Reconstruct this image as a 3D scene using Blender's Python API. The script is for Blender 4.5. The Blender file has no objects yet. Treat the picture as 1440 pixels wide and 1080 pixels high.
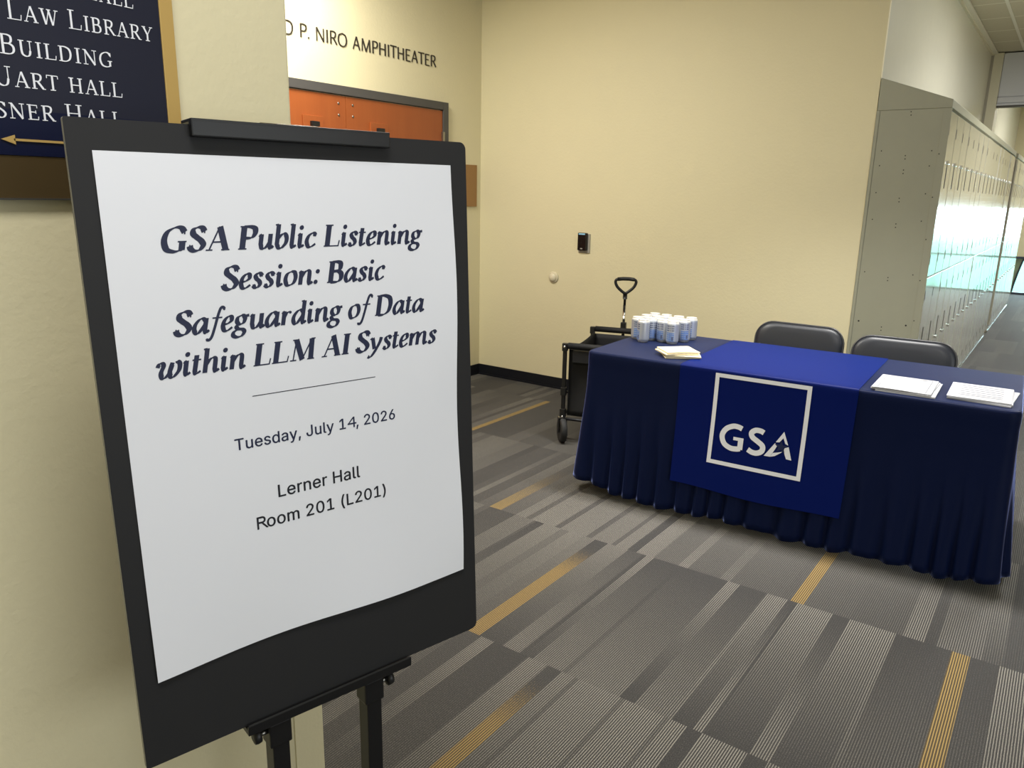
import bpy, math, random, os
from mathutils import Vector, Matrix
PI = math.pi
S = bpy.context.scene
C = S.collection
random.seed(7)

# ------------------------------------------------------------------ camera
YAW, PITCH, ROLL, FPX, CAMH = 0.624281, 0.243636, 0.0193259, 1071.238, 1.48869
def camera():
    cy, sy, cp, sp = math.cos(YAW), math.sin(YAW), math.cos(PITCH), math.sin(PITCH)
    f = Vector((-sy*cp, cy*cp, -sp)); r = Vector((cy, sy, 0)); u = r.cross(f)
    c, s = math.cos(ROLL), math.sin(ROLL)
    r2, u2 = c*r + s*u, -s*r + c*u
    m = Matrix(((r2.x, u2.x, -f.x, 0), (r2.y, u2.y, -f.y, 0), (r2.z, u2.z, -f.z, CAMH), (0, 0, 0, 1)))
    cd = bpy.data.cameras.new('camera'); co = bpy.data.objects.new('camera', cd); C.objects.link(co)
    co.matrix_world = m
    cd.sensor_width = 36; cd.sensor_fit = 'HORIZONTAL'; cd.lens = 36*FPX/1440
    cd.clip_start = 0.02; cd.clip_end = 200
    S.camera = co
camera()

# ------------------------------------------------------------------ world, lamps, exposure
S.view_settings.view_transform = 'Standard'
S.view_settings.look = 'None'
S.view_settings.gamma = 1
S.view_settings.use_curve_mapping = False
S.view_settings.exposure = 0.35
w = bpy.data.worlds.new('daylight'); S.world = w; w.use_nodes = True
bg = w.node_tree.nodes['Background']
bg.inputs[0].default_value = (0.74, 0.88, 1.0, 1); bg.inputs[1].default_value = 10.0

def lamp(name, loc, size, power, col=(1, .93, .80), aim=(0, 0, -1), spread=180):
    l = bpy.data.lights.new(name, 'AREA'); l.shape = 'RECTANGLE'; l.size, l.size_y = size
    l.energy = power; l.color = col; l.spread = math.radians(spread)
    o = bpy.data.objects.new(name, l); C.objects.link(o); o.location = loc
    o.rotation_euler = Vector(aim).to_track_quat('-Z', 'Y').to_euler()
    return o
WARM = (1, .96, .88); NEUT = (1, .98, .95)
lamp('ceiling_lamp', (-0.25, 0.1, 3.06), (.6, 1.2), 34, NEUT)
lamp('ceiling_lamp', (-0.95, 3.62, 3.06), (1.2, .3), 26, NEUT, spread=80)  # added narrow-beam lamp: brightens the tabletop, spares the back wall
lamp('ceiling_lamp', (-2.2, 2.7, 3.06), (1.2, .6), 20, NEUT)
lamp('ceiling_lamp', (2.6, 1.6, 3.06), (1.2, .6), 16, NEUT)
lamp('ceiling_lamp', (-3.35, 2.8, 3.06), (.6, .6), 54, WARM)
lamp('ceiling_lamp', (0.7, 7.0, 3.06), (.6, 1.2), 84, NEUT)
lamp('ceiling_lamp', (0.7, 12.6, 3.06), (.6, 1.2), 110, NEUT)
lamp('window_daylight', (4.35, 0.0, 1.6), (4.0, 1.8), 66, (.86, .93, 1), aim=(-1, 0, -.05))

# ------------------------------------------------------------------ materials
def lin(c):
    def g(v):
        v /= 255
        return v/12.92 if v <= .04045 else ((v+.055)/1.055)**2.4
    return (g(c[0]), g(c[1]), g(c[2]), 1)
class NT:
    def __init__(s, name):
        s.m = bpy.data.materials.new(name); s.m.use_nodes = True
        s.n = s.m.node_tree.nodes; s.l = s.m.node_tree.links
        s.b = s.n['Principled BSDF']
    def add(s, t, **k):
        o = s.n.new(t)
        for a, v in k.items(): setattr(o, a, v)
        return o
    def link(s, a, b): s.l.new(a, b)
    def math(s, op, a, b=None, c=None):
        o = s.add('ShaderNodeMath', operation=op)
        for i, v in enumerate((a, b, c)):
            if v is None: continue
            if isinstance(v, (int, float)): o.inputs[i].default_value = v
            else: s.link(v, o.inputs[i])
        return o.outputs[0]
    def mix(s, f, a, b, blend='MIX'):
        o = s.add('ShaderNodeMix', data_type='RGBA', blend_type=blend)
        for i, v in ((0, f), (6, a), (7, b)):
            if isinstance(v, (int, float)): o.inputs[i].default_value = v
            elif isinstance(v, tuple): o.inputs[i].default_value = v
            else: s.link(v, o.inputs[i])
        return o.outputs[2]
    def noise(s, scale, detail=3, rough=.55, vec=None, stretch=None):
        o = s.add('ShaderNodeTexNoise'); o.inputs['Scale'].default_value = scale
        o.inputs['Detail'].default_value = detail; o.inputs['Roughness'].default_value = rough
        if vec is None: vec = s.add('ShaderNodeTexCoord').outputs['Object']
        if stretch:
            mp = s.add('ShaderNodeMapping'); mp.inputs['Scale'].default_value = stretch
            s.link(vec, mp.inputs['Vector']); vec = mp.outputs[0]
        s.link(vec, o.inputs['Vector'])
        return o.outputs[0]
    def bump(s, h, strength=.1, dist=.01):
        o = s.add('ShaderNodeBump'); o.inputs['Strength'].default_value = strength
        o.inputs['Distance'].default_value = dist
        s.link(h, o.inputs['Height']); s.link(o.outputs[0], s.b.inputs['Normal'])
def mat(name, col, rough=.6, metal=0, spec=.5, var=0, vscale=20, bump=0, bscale=200, bdist=.001, stretch=None, sheen=0, coat=0, coatr=.1, trans=0, ior=1.45, stint=None):
    t = NT(name); b = t.b
    b.inputs['Base Color'].default_value = lin(col); b.inputs['Roughness'].default_value = rough
    b.inputs['Metallic'].default_value = metal; b.inputs['Specular IOR Level'].default_value = spec
    b.inputs['Sheen Weight'].default_value = sheen; b.inputs['Coat Weight'].default_value = coat
    b.inputs['Coat Roughness'].default_value = coatr; b.inputs['Transmission Weight'].default_value = trans
    b.inputs['IOR'].default_value = ior
    if stint:
        b.inputs['Sheen Tint'].default_value = lin(stint); b.inputs['Sheen Roughness'].default_value = .22
    if var:
        n = t.noise(vscale, 4, .6, stretch=stretch)
        lo = tuple(v*(1-var) for v in lin(col)[:3])+(1,); hi = tuple(min(1, v*(1+var)) for v in lin(col)[:3])+(1,)
        t.link(t.mix(n, lo, hi), b.inputs['Base Color'])
    if bump: t.bump(t.noise(bscale, 3, .6, stretch=stretch), bump, bdist)
    return t.m

M = {}
M['wall'] = mat('beige_wall_paint', (217, 208, 172), .55, var=.03, vscale=1.5, bump=.25, bscale=60, bdist=.004)
M['wall_gloss'] = mat('glossy_corridor_paint', (210, 208, 192), .26, var=.03, vscale=2, bump=.2, bscale=9, bdist=.004)
M['far_wall'] = mat('far_wall_paint', (200, 192, 160), .6)
M['baseboard'] = mat('black_rubber_base', (19, 21, 27), .55, spec=.3)
M['white_trim'] = mat('cream_trim_paint', (214, 210, 190), .4)
M['shutter'] = mat('grey_shutter_steel', (205, 208, 218), .4, metal=0)
M['brown'] = mat('brown_filler_paint', (120, 104, 82), .5)
M['locker'] = mat('locker_enamel', (188, 186, 170), .22, spec=.5, coat=.8, coatr=.06, var=.02, vscale=3)
M['locker_side'] = mat('locker_side_enamel', (150, 150, 132), .42, var=.05, vscale=5, bump=.1, bscale=14, bdist=.003)
M['dark_hole'] = mat('dark_slot', (30, 27, 24), .7)
M['chrome'] = mat('polished_chrome', (225, 225, 225), .18, metal=1)
M['steel'] = mat('brushed_steel', (150, 148, 142), .35, metal=1)
M['navy'] = mat('navy_stretch_fabric', (7, 18, 50), .5, spec=.12, bump=.12, bscale=900, bdist=.0006, sheen=1.0, stint=(160, 178, 255))
M['royal'] = mat('royal_blue_fabric', (0, 18, 84), .5, spec=.12, bump=.12, bscale=900, bdist=.0006, sheen=1.0, stint=(48, 110, 255))
M['print_white'] = mat('white_print', (226, 228, 234), .6)
M['print_navy'] = mat('navy_print', (9, 26, 70), .6)
M['board'] = mat('black_foam_board', (33, 33, 34), .6, spec=.35, var=.05, vscale=3)
M['board_edge'] = mat('foam_core', (150, 148, 140), .7)
M['paper'] = mat('poster_paper', (224, 226, 232), .5, spec=.35)
M['paper_white'] = mat('copy_paper', (182, 183, 187), .65)
M['ink_title'] = mat('navy_ink', (15, 24, 58), .5)
M['ink_dark'] = mat('dark_ink', (12, 14, 26), .5)
M['ink_grey'] = mat('grey_ink', (84, 84, 92), .6)
M['easel'] = mat('black_powder_coat', (16, 16, 17), .38)
M['easel_edge'] = mat('grey_edge_steel', (70, 70, 70), .3, metal=.6)
M['black_plastic'] = mat('black_plastic', (22, 22, 23), .42)
M['black_fabric'] = mat('black_canvas', (19, 19, 21), .75, bump=.3, bscale=500, bdist=.001)
M['black_rail'] = mat('black_steel_tube', (18, 18, 20), .4)
M['rubber'] = mat('grey_black_tyre', (38, 38, 38), .7)
M['vinyl'] = mat('black_vinyl', (32, 35, 42), .36, spec=.55)
M['chair_steel'] = mat('charcoal_chair_steel', (74, 74, 76), .32, metal=.6)
M['can_body'] = mat('silver_can', (182, 188, 200), .3, metal=.45)
M['can_top'] = mat('can_lid', (232, 232, 228), .35, metal=.5)
M['can_blue'] = mat('can_blue_print', (112, 142, 200), .35, metal=.15)
M['can_dark'] = mat('can_dark_print', (96, 104, 134), .4, metal=.1)
M['napkin'] = mat('cream_napkin', (222, 210, 176), .85, bump=.3, bscale=300, bdist=.0008)
M['gold'] = mat('gold_trim', (190, 158, 92), .45, metal=.25)
M['sign_slate'] = mat('sign_slate_navy', (30, 32, 47), .42, spec=.3)
M['sign_navy'] = mat('sign_deep_navy', (3, 11, 44), .42, spec=.3)
M['bronze'] = mat('bronze_panel', (92, 76, 48), .35, metal=.55)
M['door_frame'] = mat('charcoal_door_frame', (74, 72, 70), .5)
M['lettering'] = mat('bronze_letters', (50, 44, 36), .6)
M['plaque'] = mat('tan_plaque', (150, 112, 66), .5, var=.06, vscale=20)
M['reader'] = mat('reader_black', (14, 15, 17), .25)
M['reader_plate'] = mat('reader_grey_plate', (160, 156, 144), .5)
M['led'] = mat('reader_light_strip', (150, 205, 235), .3)
M['knob'] = mat('cream_button', (214, 205, 178), .35)
M['glass'] = mat('aqua_glass', (232, 247, 243), .02, trans=1, ior=1.45)
M['dark_frame'] = mat('dark_blue_grey_frame', (52, 58, 72), .45)
M['grass'] = mat('lawn', (66, 112, 92), .9, var=.25, vscale=2)

def wood_mat():
    t = NT('cherry_veneer'); tc = t.add('ShaderNodeTexCoord').outputs['Object']
    n = t.noise(9, 5, .6, vec=tc, stretch=(1, 1, .12))
    n2 = t.noise(60, 3, .6, vec=tc, stretch=(1, 1, .05))
    a = t.mix(n, lin((138, 68, 30)), lin((166, 90, 42)))
    t.link(t.mix(t.math('MULTIPLY', n2, .35), a, lin((128, 62, 30))), t.b.inputs['Base Color'])
    t.b.inputs['Roughness'].default_value = .4
    return t.m
M['wood'] = wood_mat()

def ceiling_mat():
    t = NT('acoustic_tile'); tc = t.add('ShaderNodeTexCoord').outputs['Object']
    sp = t.add('ShaderNodeSeparateXYZ'); t.link(tc, sp.inputs[0])
    d = t.math('PINGPONG', t.math('SUBTRACT', sp.outputs[1], .015), .3)
    line = t.math('LESS_THAN', d, .011)
    n = t.noise(120, 3, .7, vec=tc)
    col = t.mix(n, lin((186, 180, 160)), lin((204, 200, 184)))
    t.link(t.mix(line, col, lin((222, 220, 206))), t.b.inputs['Base Color'])
    t.b.inputs['Roughness'].default_value = .9
    t.bump(n, .3, .004)
    return t.m
M['ceiling'] = ceiling_mat()
M['tbar'] = mat('ceiling_grid_white', (226, 224, 212), .45)

def carpet_mat():
    t = NT('striped_carpet_tile'); tc = t.add('ShaderNodeTexCoord').outputs['Object']
    sp = t.add('ShaderNodeSeparateXYZ'); t.link(tc, sp.inputs[0])
    at = t.add('ShaderNodeAttribute'); at.attribute_name = 'pattern'
    ch = t.add('ShaderNodeSeparateColor'); t.link(at.outputs['Color'], ch.inputs[0])
    amp, gold = ch.outputs[0], ch.outputs[1]
    wob = t.noise(40, 2, .5, vec=tc)
    x = t.math('ADD', sp.outputs[0], t.math('MULTIPLY', t.math('SUBTRACT', wob, .5), .0012))
    s = t.math('SINE', t.math('MULTIPLY', x, 2*PI/.0072))
    ln = t.add('ShaderNodeMapRange'); ln.interpolation_type = 'SMOOTHSTEP'
    ln.inputs['From Min'].default_value = .0; ln.inputs['From Max'].default_value = .6
    t.link(s, ln.inputs['Value']); ln = ln.outputs[0]
    fleck = t.noise(420, 2, .8, vec=tc, stretch=(1, .5, 1))
    fl = t.add('ShaderNodeMapRange'); fl.inputs['From Min'].default_value = .35; fl.inputs['From Max'].default_value = .68
    t.link(fleck, fl.inputs['Value']); fl = fl.outputs[0]
    base = t.mix(fl, lin((38, 37, 37)), lin((70, 68, 66)))
    light = t.mix(fl, lin((126, 122, 114)), lin((166, 161, 150)))
    grade = t.math('MULTIPLY', ln, t.math('MINIMUM', t.math('ADD', amp, t.math('MULTIPLY', t.math('SUBTRACT', fl, .5), .28)), 1.0))
    col = t.mix(t.math('MAXIMUM', grade, 0.0), base, light)
    gcol = t.mix(t.math('MULTIPLY', ln, t.math('ADD', .7, t.math('MULTIPLY', fl, .3))), lin((76, 64, 42)), lin((182, 152, 90)))
    gm = t.add('ShaderNodeMapRange'); gm.inputs['From Min'].default_value = .1; gm.inputs['From Max'].default_value = .35
    g2 = t.math('SUBTRACT', t.math('MULTIPLY', gold, 1.3), t.math('MULTIPLY', t.noise(160, 2, .8, vec=tc), .45))
    t.link(g2, gm.inputs['Value'])
    t.link(t.mix(gm.outputs[0], col, gcol), t.b.inputs['Base Color'])
    t.b.inputs['Roughness'].default_value = .72; t.b.inputs['Specular IOR Level'].default_value = .4
    t.bump(t.math('ADD', ln, fl), .5, .002)
    return t.m
M['carpet'] = carpet_mat()

# ------------------------------------------------------------------ mesh helpers
class MB:
    """collects shapes and links them as one mesh object"""
    def __init__(s): s.v = []; s.f = []; s.mi = []; s.sm = []; s.mats = []
    def mi_of(s, m):
        if m not in s.mats: s.mats.append(m)
        return s.mats.index(m)
    def add(s, vs, fs, m, smooth=False, T=None):
        k = len(s.v); i = s.mi_of(m)
        for p in vs:
            p = Vector(p); s.v.append(tuple(T @ p) if T is not None else tuple(p))
        for f in fs: s.f.append(tuple(a+k for a in f)); s.mi.append(i); s.sm.append(smooth)
        return s
    def box(s, lo, hi, m, bev=0, T=None):
        x0, y0, z0 = lo; x1, y1, z1 = hi
        if bev <= 0:
            vs = [(x0,y0,z0),(x1,y0,z0),(x1,y1,z0),(x0,y1,z0),(x0,y0,z1),(x1,y0,z1),(x1,y1,z1),(x0,y1,z1)]
            fs = [(0,3,2,1),(4,5,6,7),(0,1,5,4),(1,2,6,5),(2,3,7,6),(3,0,4,7)]
            return s.add(vs, fs, m, False, T)
        import bmesh
        bm = bmesh.new(); bmesh.ops.create_cube(bm, size=1)
        for v in bm.verts: v.co = Vector(((x0+x1)/2+v.co.x*(x1-x0), (y0+y1)/2+v.co.y*(y1-y0), (z0+z1)/2+v.co.z*(z1-z0)))
        bev = min(bev, .49*min(x1-x0, y1-y0, z1-z0))
        bmesh.ops.bevel(bm, geom=bm.edges[:], offset=bev, segments=2, profile=.6, affect='EDGES', clamp_overlap=True)
        bm.verts.index_update()
        s.add([v.co.copy() for v in bm.verts], [[v.index for v in f.verts] for f in bm.faces], m, False, T); bm.free()
        return s
    def prism(s, poly, a0, a1, m, axis='y', T=None, smooth=False):
        """polygon in the plane across the axis, extruded from a0 to a1"""
        def P(u, v, a): return {'x': (a, u, v), 'y': (u, a, v), 'z': (u, v, a)}[axis]
        n = len(poly)
        vs = [P(u, v, a0) for u, v in poly] + [P(u, v, a1) for u, v in poly]
        fs = [tuple(range(n)), tuple(range(2*n-1, n-1, -1))] + [(i, i+n, (i+1) % n+n, (i+1) % n) for i in range(n)]
        return s.add(vs, fs, m, smooth, T)
    def tube(s, pts, r, m, seg=10, closed=False, T=None, smooth=True, flat=None):
        pts = [Vector(p) for p in pts]; n = len(pts); vs = []; fs = []
        rr = r if isinstance(r, (list, tuple)) else [r]*n
        up = None
        for i, p in enumerate(pts):
            if closed: d = pts[(i+1) % n]-pts[i-1]
            else: d = pts[min(i+1, n-1)]-pts[max(i-1, 0)]
            d.normalize()
            if up is None:
                up = Vector((0, 0, 1)) if abs(d.z) < .9 else Vector((1, 0, 0))
            a = (up - d*up.dot(d)).normalized(); b = d.cross(a); up = a
            for k in range(seg):
                t = 2*PI*k/seg
                vs.append(p + a*math.cos(t)*rr[i] + b*math.sin(t)*rr[i])
        m_ = n if closed else n-1
        for i in range(m_):
            for k in range(seg):
                j = (i+1) % n; k2 = (k+1) % seg
                fs.append((i*seg+k, j*seg+k, j*seg+k2, i*seg+k2))
        if not closed:
            fs.append(tuple(range(seg-1, -1, -1))); fs.append(tuple((n-1)*seg+k for k in range(seg)))
        return s.add(vs, fs, m, smooth, T)
    def lathe(s, prof, m, seg=24, T=None, smooth=True, matf=None):
        """profile of (radius, z) turned about z; matf(angle, z) may pick another material"""
        n = len(prof); vs = []
        for r, z in prof:
            for k in range(seg): vs.append((r*math.cos(2*PI*k/seg), r*math.sin(2*PI*k/seg), z))
        for i in range(n-1):
            for k in range(seg):
                k2 = (k+1) % seg
                f = (i*seg+k, i*seg+k2, (i+1)*seg+k2, (i+1)*seg+k)
                mm = m if matf is None else matf(2*PI*(k+.5)/seg, (prof[i][1]+prof[i+1][1])/2)
                s.f.append(tuple(a+len(s.v) for a in f)); s.mi.append(s.mi_of(mm)); s.sm.append(smooth)
        k0 = len(s.v)
        for p in vs: s.v.append(tuple(T @ Vector(p)) if T is not None else p)
        for ring in (0, n-1):
            if prof[ring][0] > 1e-5:
                f = tuple(k0+ring*seg+k for k in range(seg))
                s.f.append(f if ring else f[::-1]); s.mi.append(s.mi_of(m if matf is None else matf(0, prof[ring][1]))); s.sm.append(False)
        return s
    def grid(s, fn, nu, nv, m, smooth=True, T=None):
        vs = [fn(i/nu, j/nv) for j in range(nv+1) for i in range(nu+1)]
        fs = [(j*(nu+1)+i, j*(nu+1)+i+1, (j+1)*(nu+1)+i+1, (j+1)*(nu+1)+i) for j in range(nv) for i in range(nu)]
        return s.add(vs, fs, m, smooth, T)
    def build(s, name, parent=None, loc=None):
        me = bpy.data.meshes.new(name); me.from_pydata(s.v, [], s.f)
        for m in s.mats: me.materials.append(M[m] if isinstance(m, str) else m)
        me.polygons.foreach_set('material_index', s.mi); me.polygons.foreach_set('use_smooth', s.sm)
        me.update(); me.validate()
        o = bpy.data.objects.new(name, me); C.objects.link(o)
        if parent: o.parent = parent
        if loc: o.location = loc
        return o
def tag(o, label, cat, group=None):
    o['label'] = label; o['category'] = cat
    if group: o['group'] = group
    return o
def thing(name, label, cat, loc=(0, 0, 0), rot=(0, 0, 0), group=None):
    o = bpy.data.objects.new(name, None); C.objects.link(o); o.empty_display_size = .1
    o.location = loc; o.rotation_euler = rot
    return tag(o, label, cat, group)
def structure(o, label=None):
    o['kind'] = 'structure'
    return o
def bevel_mod(o, w=.003, seg=2):
    b = o.modifiers.new('bevel', 'BEVEL'); b.width = w; b.segments = seg; b.limit_method = 'ANGLE'; b.angle_limit = math.radians(40)
    return o
def solid_mod(o, t, off=0):
    b = o.modifiers.new('thickness', 'SOLIDIFY'); b.thickness = t; b.offset = off
    return o
def copy_tree(o, parent=None):
    c = o.copy(); C.objects.link(c)
    if parent: c.parent = parent
    for ch in list(o.children): copy_tree(ch, c)
    return c

# ------------------------------------------------------------------ lettering
def spline(pts, n=8):
    out = []
    P = [pts[0]] + list(pts) + [pts[-1]]
    for i in range(1, len(P)-2):
        p0, p1, p2, p3 = P[i-1:i+3]
        for k in range(n):
            t = k/n
            out.append(tuple(.5*(2*b + (c-a)*t + (2*a-5*b+4*c-d)*t*t + (3*b-a-3*c+d)*t**3) for a, b, c, d in zip(p0, p1, p2, p3)))
    out.append(pts[-1])
    return out
# strokes: K thick, M medium, H hairline, N nib curve, s serif, D dot; caps are .68 high, small letters .44
G = {}
G['G'] = (.72, [('N', (.60,.54),(.50,.66),(.34,.67),(.14,.55),(.07,.32),(.15,.08),(.34,.005),(.50,.03),(.57,.09)), ('K', (.565,.28),(.565,.04)), ('s', (.44,.28),(.68,.28)), ('s', (.60,.67),(.605,.48))])
G['S'] = (.50, [('N', (.42,.55),(.35,.65),(.24,.67),(.12,.61),(.11,.49),(.22,.39),(.35,.29),(.42,.17),(.34,.04),(.20,.005),(.09,.06),(.05,.15)), ('s', (.425,.67),(.425,.50)), ('s', (.05,.0),(.05,.18))])
G['A'] = (.68, [('K', (.34,.68),(.57,.01)), ('H', (.335,.68),(.09,.01)), ('H', (.18,.24),(.47,.24)), ('s', (0,.014),(.19,.014)), ('s', (.44,.014),(.68,.014))])
G['P'] = (.58, [('K', (.14,.01),(.14,.67)), ('N', (.14,.66),(.34,.66),(.47,.60),(.48,.46),(.38,.34),(.15,.33)), ('s', (.02,.014),(.27,.014)), ('s', (.02,.666),(.2,.666))])
G['B'] = (.60, [('K', (.14,.01),(.14,.67)), ('N', (.14,.66),(.32,.66),(.43,.60),(.43,.45),(.33,.365),(.14,.36)), ('N', (.14,.36),(.36,.36),(.49,.27),(.49,.11),(.37,.018),(.14,.014)), ('s', (.02,.014),(.2,.014)), ('s', (.02,.666),(.2,.666))])
G['L'] = (.58, [('K', (.14,.67),(.14,.01)), ('s', (.02,.666),(.28,.666)), ('s', (.02,.014),(.53,.014)), ('s', (.52,.0),(.545,.19))])
G['D'] = (.70, [('K', (.14,.01),(.14,.67)), ('N', (.14,.66),(.34,.66),(.53,.57),(.59,.36),(.53,.13),(.36,.018),(.14,.014)), ('s', (.02,.014),(.2,.014)), ('s', (.02,.666),(.2,.666))])
G['I'] = (.32, [('K', (.16,.01),(.16,.67)), ('s', (.03,.014),(.29,.014)), ('s', (.03,.666),(.29,.666))])
G['M'] = (.88, [('H', (.13,.01),(.17,.67)), ('K', (.17,.67),(.44,.01)), ('H', (.43,.01),(.70,.67)), ('K', (.70,.67),(.73,.01)), ('s', (.03,.014),(.24,.014)), ('s', (.61,.014),(.85,.014)), ('s', (.05,.666),(.2,.666)), ('s', (.68,.666),(.82,.666))])
G['W'] = (.92, [('K', (.12,.67),(.29,.01)), ('H', (.30,.01),(.47,.67)), ('K', (.45,.67),(.63,.01)), ('H', (.64,.01),(.81,.67)), ('s', (.0,.666),(.24,.666)), ('s', (.36,.666),(.56,.666)), ('s', (.72,.666),(.92,.666))])
G['R'] = (.64, [('K', (.14,.01),(.14,.67)), ('N', (.14,.66),(.34,.66),(.46,.60),(.46,.46),(.36,.35),(.15,.34)), ('K', (.30,.35),(.55,.02)), ('s', (.02,.014),(.27,.014)), ('s', (.02,.666),(.2,.666)), ('s', (.52,.014),(.66,.014))])
G['Y'] = (.62, [('K', (.10,.67),(.31,.30)), ('H', (.54,.67),(.32,.30)), ('K', (.31,.34),(.31,.01)), ('s', (0,.666),(.22,.666)), ('s', (.44,.666),(.64,.666)), ('s', (.19,.014),(.44,.014))])
G['U'] = (.68, [('K', (.14,.67),(.14,.26)), ('N', (.14,.27),(.18,.08),(.34,.005),(.48,.07),(.53,.26)), ('H', (.53,.25),(.53,.67)), ('s', (.02,.666),(.27,.666)), ('s', (.43,.666),(.64,.666))])
G['N'] = (.74, [('H', (.14,.01),(.14,.67)), ('K', (.13,.67),(.60,.01)), ('H', (.60,.01),(.60,.67)), ('s', (.03,.014),(.26,.014)), ('s', (.03,.666),(.15,.666)), ('s', (.48,.666),(.71,.666))])
G['T'] = (.60, [('K', (.30,.67),(.30,.01)), ('s', (.04,.662),(.56,.662)), ('s', (.04,.67),(.035,.53)), ('s', (.56,.67),(.565,.53)), ('s', (.17,.014),(.43,.014))])
G['H'] = (.74, [('K', (.15,.01),(.15,.67)), ('K', (.58,.01),(.58,.67)), ('H', (.15,.35),(.58,.35)), ('s', (.03,.014),(.27,.014)), ('s', (.03,.666),(.27,.666)), ('s', (.46,.014),(.70,.014)), ('s', (.46,.666),(.70,.666))])
G['E'] = (.58, [('K', (.14,.01),(.14,.67)), ('H', (.14,.655),(.47,.655)), ('H', (.14,.35),(.40,.35)), ('H', (.14,.02),(.49,.02)), ('s', (.02,.014),(.2,.014)), ('s', (.02,.666),(.2,.666)), ('s', (.47,.67),(.475,.53)), ('s', (.49,.0),(.51,.16)), ('s', (.40,.28),(.40,.43))])
G['O'] = (.76, [('N', (.37,.67),(.16,.58),(.08,.34),(.16,.09),(.37,.005),(.58,.09),(.66,.34),(.58,.58),(.37,.67))])
G['.'] = (.22, [('D', .10, .045, .055)])
G['u'] = (.50, [('H', (.02,.36),(.10,.44)), ('K', (.10,.43),(.10,.12)), ('N', (.10,.15),(.14,.03),(.22,.01),(.31,.09),(.38,.22)), ('K', (.38,.44),(.38,.07)), ('N', (.38,.10),(.42,.01),(.50,.08))])
G['b'] = (.47, [('H', (.0,.70),(.10,.72)), ('K', (.10,.72),(.10,.10)), ('N', (.10,.12),(.17,.01),(.27,.02),(.38,.16),(.39,.32),(.32,.43),(.22,.40),(.10,.26))])
G['l'] = (.25, [('H', (.0,.70),(.10,.72)), ('K', (.10,.72),(.10,.08)), ('N', (.10,.10),(.14,.01),(.24,.08))])
G['i'] = (.26, [('H', (.02,.36),(.10,.44)), ('K', (.10,.43),(.10,.08)), ('N', (.10,.10),(.14,.01),(.24,.08)), ('D', .115, .61, .06)])
G['c'] = (.40, [('N', (.33,.36),(.28,.43),(.20,.42),(.10,.33),(.06,.18),(.12,.03),(.22,.01),(.36,.10)), ('D', .325, .365, .045)])
G['s'] = (.36, [('N', (.30,.35),(.24,.425),(.16,.43),(.10,.36),(.14,.27),(.23,.19),(.26,.10),(.20,.02),(.12,.01),(.05,.08)), ('D', .30, .35, .03), ('D', .055, .085, .03)])
G['t'] = (.29, [('K', (.115,.56),(.10,.08)), ('N', (.10,.10),(.14,.01),(.27,.08)), ('H', (.0,.42),(.25,.42))])
G['e'] = (.38, [('N', (.08,.20),(.20,.22),(.30,.30),(.29,.41),(.20,.425),(.10,.33),(.06,.17),(.11,.03),(.21,.01),(.35,.10))])
G['n'] = (.52, [('H', (.02,.36),(.10,.44)), ('K', (.10,.43),(.10,.0)), ('N', (.10,.20),(.20,.37),(.30,.43),(.37,.39),(.38,.28)), ('K', (.38,.34),(.38,.08)), ('N', (.38,.10),(.42,.01),(.51,.08))])
G['h'] = (.52, [('H', (.0,.70),(.10,.72)), ('K', (.10,.72),(.10,.0)), ('N', (.10,.20),(.20,.37),(.30,.43),(.37,.39),(.38,.28)), ('K', (.38,.34),(.38,.08)), ('N', (.38,.10),(.42,.01),(.51,.08))])
G['m'] = (.80, [('H', (.02,.36),(.10,.44)), ('K', (.10,.43),(.10,.0)), ('N', (.10,.20),(.20,.37),(.29,.43),(.36,.39),(.37,.28)), ('K', (.37,.34),(.37,.0)), ('N', (.37,.20),(.47,.37),(.56,.43),(.64,.39),(.65,.28)), ('K', (.65,.34),(.65,.08)), ('N', (.65,.10),(.69,.01),(.78,.08))])
G['r'] = (.36, [('H', (.02,.36),(.10,.44)), ('K', (.10,.43),(.10,.0)), ('N', (.10,.20),(.18,.36),(.30,.42)), ('D', .30, .385, .05)])
G['a'] = (.50, [('N', (.37,.36),(.28,.43),(.18,.40),(.08,.27),(.06,.12),(.13,.01),(.22,.05),(.36,.26)), ('K', (.38,.44),(.37,.08)), ('N', (.37,.10),(.41,.01),(.50,.08))])
G['d'] = (.50, [('N', (.37,.36),(.28,.43),(.18,.40),(.08,.27),(.06,.12),(.13,.01),(.22,.05),(.36,.26)), ('K', (.38,.72),(.37,.08)), ('N', (.37,.10),(.41,.01),(.50,.08)), ('H', (.28,.70),(.38,.72))])
G['o'] = (.46, [('N', (.24,.43),(.11,.36),(.06,.20),(.12,.03),(.22,.01),(.34,.08),(.39,.24),(.34,.40),(.24,.43))])
G['g'] = (.46, [('N', (.22,.43),(.11,.37),(.09,.25),(.18,.165),(.29,.20),(.33,.32),(.28,.41),(.22,.43)), ('N', (.16,.17),(.09,.10),(.15,.03),(.29,.0),(.35,-.08),(.28,-.19),(.14,-.22),(.02,-.16),(.03,-.06),(.15,.02)), ('M', (.32,.39),(.45,.42))])
G['f'] = (.32, [('M', (.385,.665),(.33,.72),(.265,.69),(.21,.50),(.15,.15),(.09,-.12),(.02,-.215),(-.06,-.20)), ('H', (.05,.42),(.34,.42)), ('D', .375, .66, .04), ('D', -.055, -.195, .035)])
G['w'] = (.68, [('N', (.0,.32),(.04,.42),(.12,.43),(.16,.34),(.11,.16),(.15,.02),(.23,.01),(.34,.14),(.40,.36)), ('N', (.40,.43),(.35,.18),(.39,.02),(.48,.02),(.60,.18),(.61,.36),(.55,.44),(.49,.41))])
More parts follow.
